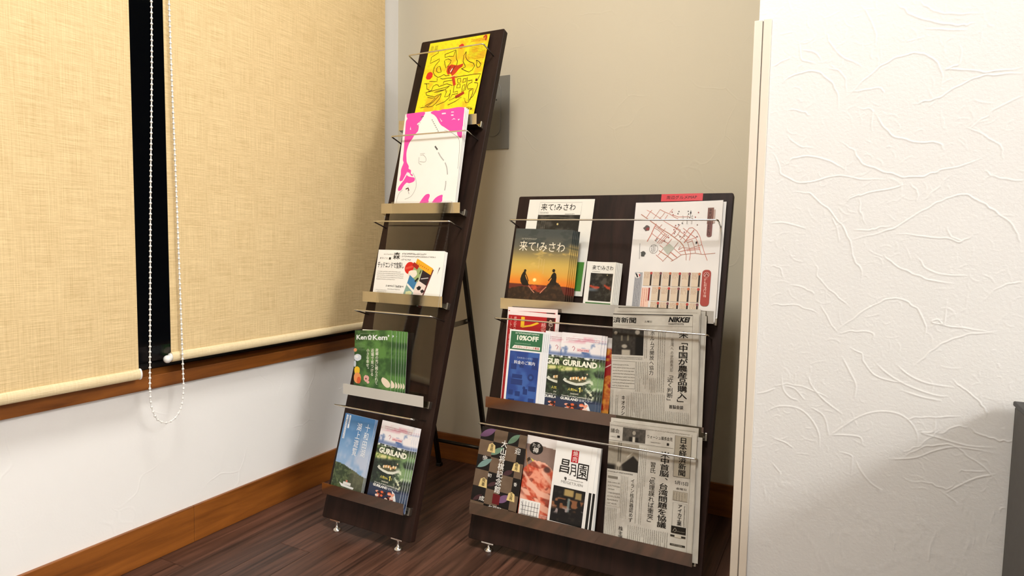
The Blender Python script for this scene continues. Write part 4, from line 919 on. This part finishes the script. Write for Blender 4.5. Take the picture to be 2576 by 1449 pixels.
# ---- gourmet map sheet
def mapsheet(plainp=False):
    p = P(); w, h = 211, 297
    p.pic(0, 0, w, h, 8, lambda X, Z: mixc('#efece8', '#e4e1de', fbm(X, Z, 50, 5))); p.body(w, h, 0.35, '#eceae4')
    if not plainp:
        for i, s in enumerate(ROAD): p.line([(x, z) for x, z in s], (2.0 if i in (0, 8, 21, 22, 32) else 1.25), ('#c77a68' if i % 3 else '#b9806c'), 1 if i % 2 else 2)
        p.poly([(76, 178), (92, 190), (106, 178), (90, 162)], '#b9bdb0', 1)
        r = random.Random(2)
        for k in range(26):
            x, z = r.uniform(55, 160), r.uniform(195, 272); p.disc(x, z, 1.5, 1.6, ('#a03a3a', '#5a5458', '#8a6a60')[k % 3], 3, 8)
        p.disc(33, 230, 8, 7, '#5c5450', 2, 14, 0.4, 3); p.disc(36, 228, 5, 4, '#8c3a38', 3, 10, 0.3, 4); p.disc(30, 163, 6, 6, '#4c4c48', 2, 12, 0.5, 5)
        p.line([(55+10*math.cos(a), 176+11*math.sin(a)) for a in np.linspace(0, 6.28, 24)], 0.6, '#5a5a58', 2); p.micro(49, 166, 61, 186, 3, '#3a3a38', True, 7, 0.5)
        p.line([(20, 190), (22, 150)], 1.0, '#7c7a78', 2); p.line([(137, 274), (137, 256)], 0.8, '#3a3836', 2); p.disc(137, 268, 1.6, 3.5, '#2a2826', 3, 8); p.disc(156, 192, 2, 3.2, '#2a2826', 3, 8)
        p.micro(118, 240, 150, 262, 3, '#a8a29c', True, 8, 0.3)
        p.rect(177, 238, 191, 279, '#7a5348', 2); p.rect(191, 240, 195, 274, '#b9a49a', 2); p.poly(roundrect(178, 206, 190, 240, 5), '#7a4f4a', 2); p.micro(180, 210, 188, 276, 1, '#3c2622', True, 9, 0.8, 3)
        # table of shops, printed sideways
        p.rect(15, 14, 34, 116, '#a8a9ad', 1); p.micro(17, 16, 32, 114, 4, '#6f7076', True, 10, 0.35, 2); p.disc(22, 108, 7, 7, '#eeeae2', 2, 14); p.poly([(16, 113), (20, 113), (24, 104), (21, 102)], '#20242c', 3); p.poly([(24, 112), (29, 110), (27, 103)], '#b8303a', 3)
        p.rect(35, 14, 54, 78, '#f2cdb9', 1); p.micro(37, 16, 52, 76, 3, '#c4553c', True, 11, 0.35, 2); p.rect(52, 46, 55.5, 78, '#8e2424', 3)
        for ci in range(6):
            for ri in range(3):
                if ci == 0 and ri > 0: continue
                x = 37+ci*22.8; z1 = 118-ri*37; z0 = max(12, z1-35)
                p.rect(x, z0, x+21.5, z1, '#dccab2', 1); p.rect(x+16, z0+0.5, x+20, z1-6, '#2c211c', 2); p.disc(x+18, z1-3.5, 3.2, 3.4, ('#b8403c', '#7f4a50', '#c06a48')[(ci+ri) % 3], 3, 10)
                p.micro(x+1, z1-17, x+15, z1-1, 4, '#b08c74', True, 20+ci*3+ri, 0.4, 2)
        p.poly(roundrect(175, 38, 195, 125, 8), '#a8443a', 2); p.micro(181, 44, 189, 104, 1, '#e9c4b8', True, 31, 0.8, 3)
        p.disc(185, 113, 6.5, 6.5, '#d8a89c', 3, 18); p.disc(185, 113, 5.2, 5.2, '#8e2f28', 4, 18); p.line([(181, 110), (185, 116), (189, 111)], 1.2, '#f0dcd2', 5)
        p.rect(178, 18, 183, 22, '#4a4a46', 2)
    return p.mesh('map_sheet', M['satin'], lambda x, z: -0.00025*(x-100)**2*(z/297.0)+1.2*np.sin(z/297*3.1))
sheet_thing('map_sheet', mapsheet(), place(RR, 0.343, 0.5870, 0.0150, 0.0090, 0.297, -0.018), 'street map sheet with red and beige shop table, top right of the low rack', 'map')
sheet_thing('map_sheet', mapsheet(True), place(RR, 0.3465, 0.5870, 0.0090, 0.0050, 0.297, -0.006), 'white sheet showing as a thin edge right of the street map', 'map')
# red label tape on the board
lp = P(); lp.rect(0, 0, 101, 19, '#d8434a', 0); lp.text('周辺グルメMAP', 13, 5, 74, 9.5, '#4c0f12', 1, 0.012)
lo = bpy.data.objects.new('label_strip', lp.mesh('label_strip', M['label'])); COL.objects.link(lo); lo.parent = rr; lo['label'] = 'red label tape with dark lettering'
lo.matrix_local = Matrix.Translation((0.3975, -0.0006, 0.8905)) @ Matrix.Rotation(-0.01, 4, 'Y')

# ---- red leaflets
def red():
    p = P(); w, h = 140, 252
    p.pic(0, 0, w, h, 12, lambda X, Z: mixc('#f5e9e6', '#f1e2df', X/140)); p.body(w, h, 1.3, '#f0e4e0')
    p.rect(2, 3, 134, 243, '#b5121e', 1); p.rect(110, 3, 132, 243, '#3a0a0c', 2)
    p.vtext('ートで自由に', 10, 240, 150, 8.5, '#efb9b0', 2, 0.01); p.vtext('格安で青森を', 22, 240, 150, 8.5, '#efb9b0', 2, 0.01)
    p.text('レ', 38, 212, 52, 28, '#f2c328', 2, 0.05); p.text('ン', 38, 176, 52, 30, '#f2c328', 2, 0.05); p.text('タ', 38, 140, 52, 32, '#f2c328', 2, 0.05)
    p.vtext('「格安・便利」', 102, 242, 150, 14, '#efb0a8', 2, 0.02); p.vtext('色んな車が', 121, 238, 150, 13, '#efdcc8', 3, 0.01)
    return p.mesh('red_leaflet', M['gloss'])
rm = red()
for i in range(3):
    sheet_thing('leaflet', rm, place(RR, 0.0425-0.0005*i, 0.328+(0, 0.001, 0.012)[i], 0.0140-0.0020*i, 0.0480-0.002*i, 0.252, (0.004, 0.02, -0.01)[i]),
                ('red leaflet with yellow lettering, front copy behind the blue and green leaflet', 'red leaflet second in the pile behind the blue and green leaflet', 'red leaflet at the back of its pile, its top edge standing highest')[i], 'leaflet', 'red leaflets in the low rack')

# ---- car hire leaflet
def hire():
    p = P(); w, h = 97, 204
    p.pic(0, 0, w, h, 6, lambda X, Z: mixc('#f6f6f2', '#eeeff0', X/97)); p.body(w, h, 1.2, '#eceef2')
    p.rect(4, 154, 93, 200, '#2f6e49', 1); p.micro(16, 194, 82, 198, 1, '#e9f2e8', False, 3, 0.9); p.text('10%OFF', 22, 178, 60, 13, '#f4f7e8', bold=0.04); p.micro(17, 169, 82, 172, 1, '#a6c6ac', False, 4, 0.8)
    p.poly([(10, 157), (16, 165), (88, 165), (88, 157)], '#f3f3ea', 2); p.text('トヨタレンタリース青森', 18, 158, 68, 6, '#c02a24', 3, 0.02)
    def fn(X, Z): return mixc('#24448e', '#3a62ac', step(0.35, 0.65, fbm(X, Z, 30, 4)))
    p.pic(6, 8, 83, 142, 4, fn, 1); D = '#1d3778'
    p.text('たのめるレンタカー', 28, 132, 44, 4.5, '#c9d6ee', 3); p.text('料金のご案内', 20, 118, 58, 9, '#f1f5fb', 3, 0.02)
    for (x, z, a, b) in ((16, 66, 32, 14), (18, 82, 28, 10), (12, 40, 12, 12), (30, 38, 14, 12), (52, 44, 12, 14), (66, 54, 20, 12), (12, 104, 16, 14), (70, 108, 16, 30), (36, 110, 12, 16), (12, 18, 18, 12), (40, 16, 22, 10), (68, 20, 16, 16)): p.rect(x, z, x+a, z+b, D, 2)
    p.disc(70, 88, 9, 9, D, 2, 16); p.disc(70, 88, 4, 4, '#35599f', 3, 12); p.disc(54, 60, 4, 4, D, 2, 10)
    return p.mesh('hire_leaflet', M['gloss'])
hm = hire()
for i in range(4):
    sheet_thing('leaflet', hm, place(RR, 0.0575+0.0042*i, 0.328, 0.0270-0.0022*i, 0.0520-0.0018*i, 0.204, 0.004),
                ('green and blue price leaflet, front copy at middle left of the low rack' if i == 0 else '%s green and blue price leaflet of its pile' % ('', 'second', 'third', 'rearmost')[i]), 'leaflet', 'green and blue price leaflets')

# ---- boat leaflets again in the low rack
sheet_thing('leaflet', gm, place(RR, 0.152, 0.328, 0.0186, 0.0448, 0.208, 0.012), 'boat tour leaflet half hidden between the price leaflet and the front boat leaflet', 'leaflet', 'boat tour leaflets in the low rack')
sheet_thing('leaflet', gm, place(RR, 0.164, 0.328, 0.0168, 0.0430, 0.208, 0.012), 'boat tour leaflet rearmost behind the half hidden one, low rack', 'leaflet', 'boat tour leaflets in the low rack')
for i in range(3):
    sheet_thing('leaflet', gm, place(RR, 0.1985+(0, 0.007, 0.0125)[i], 0.328, 0.0270-0.0024*i, 0.0470-0.0024*i, 0.208+0.002, 0.006),
                ('boat tour leaflet fully visible in the middle shelf of the low rack', 'boat tour leaflet just behind the fully visible one, low rack', 'third boat tour leaflet in the middle pile of the low rack')[i], 'leaflet', 'boat tour leaflets in the low rack')

def food():
    p = P(); w, h = 102, 206
    def fn(X, Z):
        n = fbm(X, Z, 12, 8, 3); c = mixc('#b8541e', '#e09a3a', step(0.3, 0.7, n)); c = mixc(c, '#a31c1c', step(0.5, 0.62, fbm(X, Z*1.6, 22, 3))); c = mixc(c, '#d9c6b4', step(0.55, 0.7, fbm(X, Z, 18, 14))*step(150, 90, Z)*step(60, 80, Z))
        return mixc(c, '#ece8e4', step(176, 184, Z))
    p.pic(0, 0, w, h, 1.6, fn); p.body(w, h, 2.5, '#d8a06a'); p.rect(70, 128, 101, 150, '#a01420', 1); p.line([(74, 140), (84, 134), (98, 143)], 2.5, '#f0c8c0', 2)
    return p.mesh('food_leaflet', M['gloss'])
sheet_thing('leaflet', food(), place(RR, 0.2275, 0.328, 0.0120, 0.033, 0.206, 0.01), 'orange and red food leaflet showing as a strip left of the upper newspaper', 'leaflet')

# ---- newspapers
def newsbase(w, h, seed):
    def fn(X, Z):
        n = fbm(X, Z, 40, seed, 3); c = mixc('#cbc7bc', '#b8b2a7', step(0.3, 0.8, n)); return mixc(c, '#d3cfc5', step(0.6, 0.8, fbm(X, Z, 8, seed+3))*0.4)
    return fn
G = '#6f6a60'; DK = '#262320'
def news_photo(kind):
    def fn(X, Z):
        n = fbm(X, Z, 5, 4, 3); c = mixc('#2e2b27', '#4b463f', n)
        if kind == 1:
            c = mixc(c, '#a59d90', step(7, 4, np.hypot(X-60, Z-220))+step(5, 3, np.hypot(X-8, Z-217))); c = mixc(c, '#23211e', step(12, 8, np.abs(X-66))*step(212, 206, Z)); c = mixc(c, '#a8a194', step(6, 3, np.hypot((X-30)*0.7, Z-186)))
            c = mixc(c, '#b5ae9f', step(12, 8, np.abs(X-34))*step(180, 176, Z)); c = mixc(c, '#77705f', step(3, 1, np.abs(X-23))*step(8, 5, np.abs(Z-205))+step(3, 1, np.abs(X-38))*step(8, 5, np.abs(Z-206)))
        elif kind == 2:
            c = mixc('#8d8577', '#a59d8c', n); c = mixc(c, '#5a5449', step(2, 0.5, np.abs(X-24))+step(2, 0.5, np.abs(X-29))); edge = 205-0.9*np.abs(X-58); c = mixc(c, '#2f2b26', step(-2, 3, edge-Z+0*X)*step(28, 40, X+0.3*(Z-170)))
            c = mixc(c, '#9b9384', step(7, 4, np.hypot(X-56, Z-218))); c = mixc(c, '#bcb5a6', step(2.5, 1, np.abs((Z-200)-(X-44)*0.9))*step(42, 46, X)*step(58, 54, X)); c = mixc(c, '#26221e', step(24, 14, X)*step(184, 176, Z)); c = mixc(c, '#b3aa9a', step(8, 3, np.hypot(X-26, (Z-182))))
        else:
            c = mixc('#3e3a35', '#6a645a', n); c = mixc(c, '#a39b8c', step(4.5, 3, np.hypot(X-57, (Z-255)*0.8))); c = mixc(c, '#2a2723', step(12, 9, np.abs(X-57))*step(247, 244, Z)); c = mixc(c, '#c9c2b2', step(3.5, 2.5, np.abs(X-57))*step(248, 245, Z))
        return c
    return fn
def leaf(w, h, seed, t=1.5, wave=0.8):
    p = P(); p.pic(0, 0, w, h, 5, newsbase(w, h, seed)); p.body(w, h, t, '#beb8ab'); p.micro(6, h-9, w-8, h-5, 1, '#9a9284', False, seed, 0.4)
    return p
def news1():
    p = P(); w, h = 200, 264
    p.pic(0, 0, w, h, 3.0, newsbase(w, h, 5)); p.body(w, h, 2.0, '#beb8ab')
    p.rect(0, 261, 186, 262.6, DK, 1); p.text('済新聞', 1, 241, 55, 13.5, DK, bold=0.03); p.text('土曜日', 75, 243.5, 18, 4.5, '#4a463f', 2, 0.01); p.text('NIKKEI', 131, 245.5, 46, 12, '#1d1a18', 2, 0.045, shear=0.25); p.micro(131, 240, 180, 243.5, 1, '#3a3731', False, 4, 0.9)
    p.rect(185.5, 20, 186.2, 262, '#8a8375', 1); p.rect(0, 236, 186, 236.5, '#8a8375', 1)
    p.pic(0, 166, 75, 61, 1.4, news_photo(1), 1)
    p.micro(2, 156, 74, 163, 2, G, False, 6, 0.5)
    p.line([(1, 88), (58, 88), (58, 151), (1, 151)], 0.7, '#6b665c', 1, close=True); p.micro(4, 92, 55, 148, 8, '#7b756a', False, 7, 0.35)
    p.vtext('ホルムズ開放へ協力', 95, 224, 122, 11, '#35312c', 2, 0.004); p.vtext('米「中国が農産品購入」', 165.5, 224, 58, 22, '#1a1714', 2, 0.028)
    p.vtext('台湾への武器売却', 141, 209, 132, 7.5, '#6c665b', 2, 0.0); p.vtext('「近く判断」', 138.5, 132, 62, 14, '#332f2a', 2, 0.002)
    p.text('首脳会談', 138, 50.5, 32, 8.5, '#2a2723', 2, 0.02); p.vtext('キオクシア', 32, 72, 14, 10, '#332f2a', 2, 0.01)
    p.micro(78, 160, 86, 226, 2, '#6c665b', True, 9, 0.4); p.micro(109, 86, 128, 224, 4, '#6c665b', True, 10, 0.4); p.micro(60, 84, 90, 152, 7, '#7f796e', True, 11, 0.4); p.micro(92, 84, 108, 116, 4, '#7f796e', True, 15, 0.4)
    p.micro(50, 16, 130, 80, 19, '#7f796e', True, 12, 0.4); p.micro(130, 16, 184, 44, 13, '#7f796e', True, 13, 0.4); p.micro(14, 16, 22, 72, 2, '#6c665b', True, 14, 0.4); p.micro(1, 16, 10, 84, 2, '#857f73', True, 16, 0.4); p.micro(40, 16, 48, 72, 2, '#857f73', True, 17, 0.4)
    return p.mesh('front_section', M['news'], lambda x, z: -0.0002*(x-100)**2*(z/264))
def news2():
    p = P(); w, h = 195, 273
    p.pic(0, 0, w, h, 3.0, newsbase(w, h, 9)); p.body(w, h, 2.0, '#beb8ab')
    p.micro(2, 265.5, 180, 268.5, 1, '#8a8375', False, 3, 0.8); p.pic(31, 235, 52, 30, 1.2, news_photo(3), 1); p.text('ウォーシュ議長会見', 87, 248, 56, 8, '#4a463f', 2, 0.008); p.micro(95, 239, 128, 243, 1, G, False, 4, 0.6); p.rect(131, 237.5, 136, 243, '#2f2b26', 2)
    p.text('議会', 3, 250, 20, 10, '#5a554c', 2, 0.01); p.micro(3, 240, 16, 244, 1, G, False, 5, 0.6); p.rect(19, 240, 25, 245, '#2f2b26', 2); p.rect(0, 233, 146, 233.6, '#6b665c', 1)
    p.rect(149, 175, 183, 262, '#a9a190', 1); p.line([(148.5, 174.5), (183.5, 174.5), (183.5, 262), (148.5, 262)], 0.8, '#5a554c', 2, close=True); p.vtext('日本経済新聞', 166, 260, 177, 17, '#211e1b', 3, 0.03)
    p.text('5月15日', 153, 158.5, 28, 8, '#37332e', 2, 0.015); p.text('金曜日', 156, 148, 22, 4.5, '#57524a', 2, 0.01)
    p.pic(0, 169, 70, 61, 1.4, news_photo(2), 1); p.micro(1, 162, 60, 167, 1, G, False, 6, 0.6)
    p.vtext('米中首脳、台湾問題を協議', 128, 224, 61, 21, '#1d1a17', 2, 0.026); p.vtext('習氏「処理誤れば衝突」', 103, 198, 62, 13.5, '#37332e', 2, 0.006); p.vtext('イラン核兵器認めず', 60, 155, 60, 9.5, '#423e37', 2, 0.004); p.vtext('株主還元', 39, 48, 6, 11, '#37332e', 2, 0.006)
    p.line([(1, 88), (34, 88), (34, 158), (1, 158)], 0.5, '#8a8375', 1, close=True); p.rect(3, 149, 26, 154, '#7a7468', 2); p.micro(4, 92, 31, 146, 7, '#847e71', False, 7, 0.4)
    p.micro(70, 60, 90, 226, 5, '#7a7468', True, 8, 0.4); p.micro(36, 66, 52, 158, 4, '#847e71', True, 9, 0.4); p.micro(1, 20, 30, 84, 7, '#847e71', True, 10, 0.4); p.micro(55, 20, 146, 54, 20, '#7a7468', True, 11, 0.4); p.micro(146, 186, 148, 225, 1, G, True, 18, 0.4)
    p.rect(150, 125, 181, 144, '#b1a998', 1); p.line([(150, 125), (181, 125), (181, 144), (150, 144)], 0.5, '#857e70', 2, close=True); p.micro(151, 127, 180, 142, 5, '#857e70', True, 12, 0.4, 2)
    p.line([(151, 58), (181, 58), (181, 120), (151, 120)], 0.5, '#6b665c', 1, close=True); p.vtext('アイカ工業', 166, 118, 73, 10, '#26231f', 2, 0.03); p.micro(175, 74, 179, 117, 1, '#6b665c', True, 13, 0.6)
    p.rect(150, 56, 181, 71, '#28241f', 2); p.line([(154, 60), (158, 67), (161, 62), (157, 59)], 1.0, '#a9a190', 3, 3); p.micro(161, 60, 178, 64, 1, '#8a8375', False, 14, 0.5, 3)
    p.rect(149, 48.5, 181, 52.5, '#3a362f', 2); p.rect(158, 48, 172, 53, '#c9c2b1', 3); p.rect(149, 30, 181, 34, '#3a362f', 2); p.micro(151, 31, 179, 33.4, 1, '#b8b09e', False, 15, 0.8, 3); p.rect(184, 20, 184.7, 268, '#9a9283', 1)
    return p.mesh('front_section', M['news'], lambda x, z: -0.00025*(x-90)**2*(z/273))
def newspaper(front, m, label, backs):
    r = empty('newspaper', m, label, 'newspaper')
    c = bpy.data.objects.new('front_section', front); COL.objects.link(c); c.parent = r
    for (w, h, dx, dy, rot, seed) in backs:
        p = leaf(w, h, seed); me = p.mesh('inner_section', M['news'], lambda x, z: 1.6*np.sin(z/h*5+seed)*(x/w)**2)
        o = bpy.data.objects.new('inner_section', me); COL.objects.link(o); o.parent = r
        o.matrix_local = Matrix.Translation((dx/1000, dy/1000, 0)) @ Matrix.Rotation(rot, 4, 'Y')
    return r
newspaper(news1(), place(RR, 0.3385, 0.3285, 0.0268, 0.0510, 0.264, -0.050), 'folded newspaper in the middle shelf, with a handshake photo at its upper left', ((200, 277, 1, 2.3, 0.004, 2), ))
newspaper(leaf(199, 279, 8).mesh('front_section', M['news'], lambda x, z: 0.0002*(x-90)**2), place(RR, 0.3435, 0.3285, 0.0225, 0.0440, 0.279, -0.022), 'folded newspaper behind the handshake-photo one, only its edges showing', ((199, 266, 6, 2.2, -0.012, 4), ))
newspaper(news2(), place(RR, 0.3555, 0.0655, 0.0268, 0.0560, 0.273, -0.022), 'folded newspaper in the bottom shelf, with a boxed vertical title at its upper right', ((196, 283, 0, 2.4, 0.002, 3), (200, 262, 8, 4.2, -0.01, 6)))

# ---- chess museum leaflet
def shogi():
    p = P(); w, h = 128, 208
    xs = [0, 38, 75, 107, 128]; zs = [208, 177, 139, 103, 62, 25, 0]
    p.pic(0, 0, w, h, 6, lambda X, Z: mixc('#14100f', '#1b1614', fbm(X, Z, 20, 2))); p.body(w, h, 1.3, '#5a5048')
    for r_ in range(6):
        for c_ in range(4):
            if (r_+c_) % 2: p.pic(xs[c_], zs[r_+1], xs[c_+1]-xs[c_], zs[r_]-zs[r_+1], 5, lambda X, Z: mixc('#6a5644', '#7a6653', fbm(X, Z, 12, r_*5+c_)), 1)
    def pod(x0, z0, x1, z1, c, wd=11): 
        d = np.array([x1-x0, z1-z0], float); L = np.hypot(*d); d /= L; n = np.array([-d[1], d[0]])
        pts = [(np.array([x0, z0])+d*L*t+n*wd*sgn*math.sin(math.pi*t)**0.8*0.6) for sgn, ts in ((1, np.linspace(0, 1, 9)), (-1, np.linspace(1, 0, 9)[1:-1])) for t in ts]
        p.poly([tuple(q) for q in pts], c, 2)
    pod(-2, 184, 40, 207, '#7a567a', 14); pod(78, 180, 108, 207, '#6f8f76', 12); pod(36, 144, 70, 168, '#73937c', 11); pod(4, 107, 42, 134, '#7c9c96', 12); pod(72, 36, 106, 58, '#7d5a80', 14); pod(78, 104, 104, 118, '#4a2e34', 10); pod(40, 68, 66, 82, '#4c3034', 8); pod(6, 26, 30, 44, '#4a2c30', 8)
    p.rect(60, 30, 80, 54, '#6a1218', 2)
    p.vtext('大山将棋記念館', 69, 186, 56, 17.5, '#f3f1ea', 4, 0.03)
    def koma(x, z, s, t):
        p.poly([(x-0.5*s, z), (x+0.5*s, z), (x+0.40*s, z+0.80*s), (x+0.02*s, z+s), (x-0.36*s, z+0.80*s)], '#e8cf8e', 3); p.vtext(t, x, z+0.92*s, z+0.08*s, 0.40*s, '#2e2414', 4, 0.02)
    koma(36, 150, 23, '金将'); koma(28, 62, 24, '飛車'); koma(111, 119, 22, '銀将'); koma(109, 47, 22, '玉将')
    p.text('歩', 15, 128, 14, 11, '#f0eee6', 4, 0.02); p.text('初', 37, 90, 11, 9, '#f0eee6', 4, 0.02); p.text('成', 23, 29, 15, 12, '#f0eee6', 4, 0.02); p.text('迎', 101, 160, 15, 15, '#f0eee6', 4, 0.02); p.text('香', 111, 84, 9, 9, '#f0eee6', 4, 0.02); p.text('七戸町', 52, 16, 36, 10, '#f0eee6', 4, 0.02)
    return p.mesh('checkered_leaflet', M['satin'])
sheet_thing('leaflet', shogi(), place(RR, 0.0035, 0.0655, 0.0240, 0.0370, 0.208, 0.045, 0.128), 'brown and black checkered leaflet with game pieces, bottom left of the low rack', 'leaflet')

def meat():
    p = P(); w, h = 100, 209
    def fn(X, Z):
        n = fbm(X, Z, 16, 5, 4); n2 = fbm(X+Z*0.5, Z, 9, 13, 3); c = mixc('#8a7268', '#9c8478', n)
        edge = 150-22*np.abs((X-42)/40)**2+6*n2; c = np.where((Z > 189-3*step(30, 90, X))[..., None], hexc('#ece6e2'), c)
        mt = mixc('#cf5236', '#f1a184', step(0.3, 0.7, n2)); mt = mixc(mt, '#7a2a1c', step(0.56, 0.66, vnoise(X-Z*0.6, Z, 13, 31))*0.6); mt = mixc(mt, '#f4b9a0', step(0.6, 0.75, vnoise(X+Z, Z, 15, 7)))
        c = np.where((Z < edge)[..., None], mt, c); c = mixc(c, '#5a3a34', step(10, 4, np.hypot((X-62)*0.8, Z-136))); return mixc(c, '#b07058', step(74, 84, X)*step(150, 140, Z)*0.8)
    p.pic(0, 0, w, h, 1.3, fn); p.body(w, h, 1.3, '#e0c4b8')
    p.disc(27, 181, 18, 15, '#15110f', 2, 28); p.text('たる', 16, 184, 21, 8, '#f2efe8', 3, 0.01); p.text('樽', 19, 170, 15, 13, '#f2efe8', 3, 0.02)
    p.poly([(4, 150), (12, 158), (16, 152), (8, 144)], '#3a2a1c', 2); p.poly([(16, 156), (26, 152), (22, 148)], '#e8d46a', 3); p.line([(0, 176), (6, 150), (14, 120)], 1.6, '#c88a4a', 2)
    p.rect(2, 14, 56, 57, '#f5f3ee', 3)
    for x in (10, 18, 26, 34, 42, 50): p.line([(x, 20), (x+0.5, 53)], 0.9, '#3a3634', 4)
    for z in (22, 32, 42): p.line([(6, z), (53, z+1)], 0.9, '#3a3634', 4)
    p.line([(6, 50), (12, 40), (14, 20)], 0.9, '#3a3634', 4, 3)
    p.micro(58, 24, 88, 32, 2, '#f0e6e0', False, 3, 0.6, 2)
    return p.mesh('meat_leaflet', M['gloss'])
sheet_thing('leaflet', meat(), place(RR, 0.1335, 0.0655, 0.0165, 0.0300, 0.209, 0.022), 'leaflet with a close-up of sliced red meat, between checkered and white leaflets', 'leaflet')

def mei():
    p = P(); w, h = 103, 208
    p.pic(0, 0, w, h, 8, lambda X, Z: mixc('#f0eee9', '#f6f5f1', Z/208)); p.body(w, h, 1.3, '#d9d9d6')
    p.rect(41, 165, 59, 193, '#bf1f28', 2); p.vtext('焼肉', 50, 192, 166, 12.5, '#f3dcd6', 3, 0.02)
    p.text('昌', 15, 137, 24, 32, K, 2, 0.02, shear=0.05); p.text('月', 42, 134, 16, 27, K, 2, 0.012, shear=-0.1); p.text('園', 60, 130, 27, 36, K, 2, 0.012)
    p.text('MEIGETSUEN', 23, 114, 54, 6, '#8d8a84', 2); p.micro(40, 123, 76, 127, 1, '#8d8a84', False, 3, 0.6); p.disc(33, 125, 3.5, 4, '#4a4844', 2, 9, 0.6, 3)
    def fn(X, Z):
        n = fbm(X, Z, 9, 8, 4); c = mixc('#0c0b0b', '#2a2420', step(0.5, 0.8, n)); c = mixc(c, '#d2b470', step(15, 9, np.abs(X-46))*step(9, 6, np.abs(Z-94))*0.8+step(9, 6, np.abs(X-70))*step(9, 6, np.abs(Z-91))*0.7)
        c = mixc(c, '#8a5a3a', step(0.5, 0.7, vnoise(X, Z, 7, 5))*step(82, 78, Z)*step(50, 60, Z)); c = mixc(c, '#9fb3b0', step(4, 2, np.abs(X-48))*step(84, 80, Z)*step(48, 54, Z)*0.7); return mixc(c, '#a59896', step(0.62, 0.72, vnoise(X, Z, 8, 19))*step(62, 56, Z)*step(40, 48, Z)*0.9)
    p.pic(6, 24, 80, 81, 1.5, fn, 1); p.rect(94, 24, 100.5, 105, '#15130f', 1); p.line([(90, 20), (90, 205)], 0.5, '#d5d3cd', 1)
    return p.mesh('white_leaflet', M['gloss'])
mm = mei()
for i in range(6):
    sheet_thing('leaflet', mm, place(RR, 0.2155+(0, 0.0085, 0.0094, 0.0103, 0.0112, 0.0121)[i], 0.0655, 0.0270-0.0019*i, 0.0390-0.0019*i, 0.208, 0.02-0.004*i),
                ('white grill restaurant leaflet with brush lettering, front copy left of the lower newspaper' if i == 0 else '%s white grill restaurant leaflet in the pile left of the lower newspaper' % words[i]), 'leaflet', 'white grill restaurant leaflets')
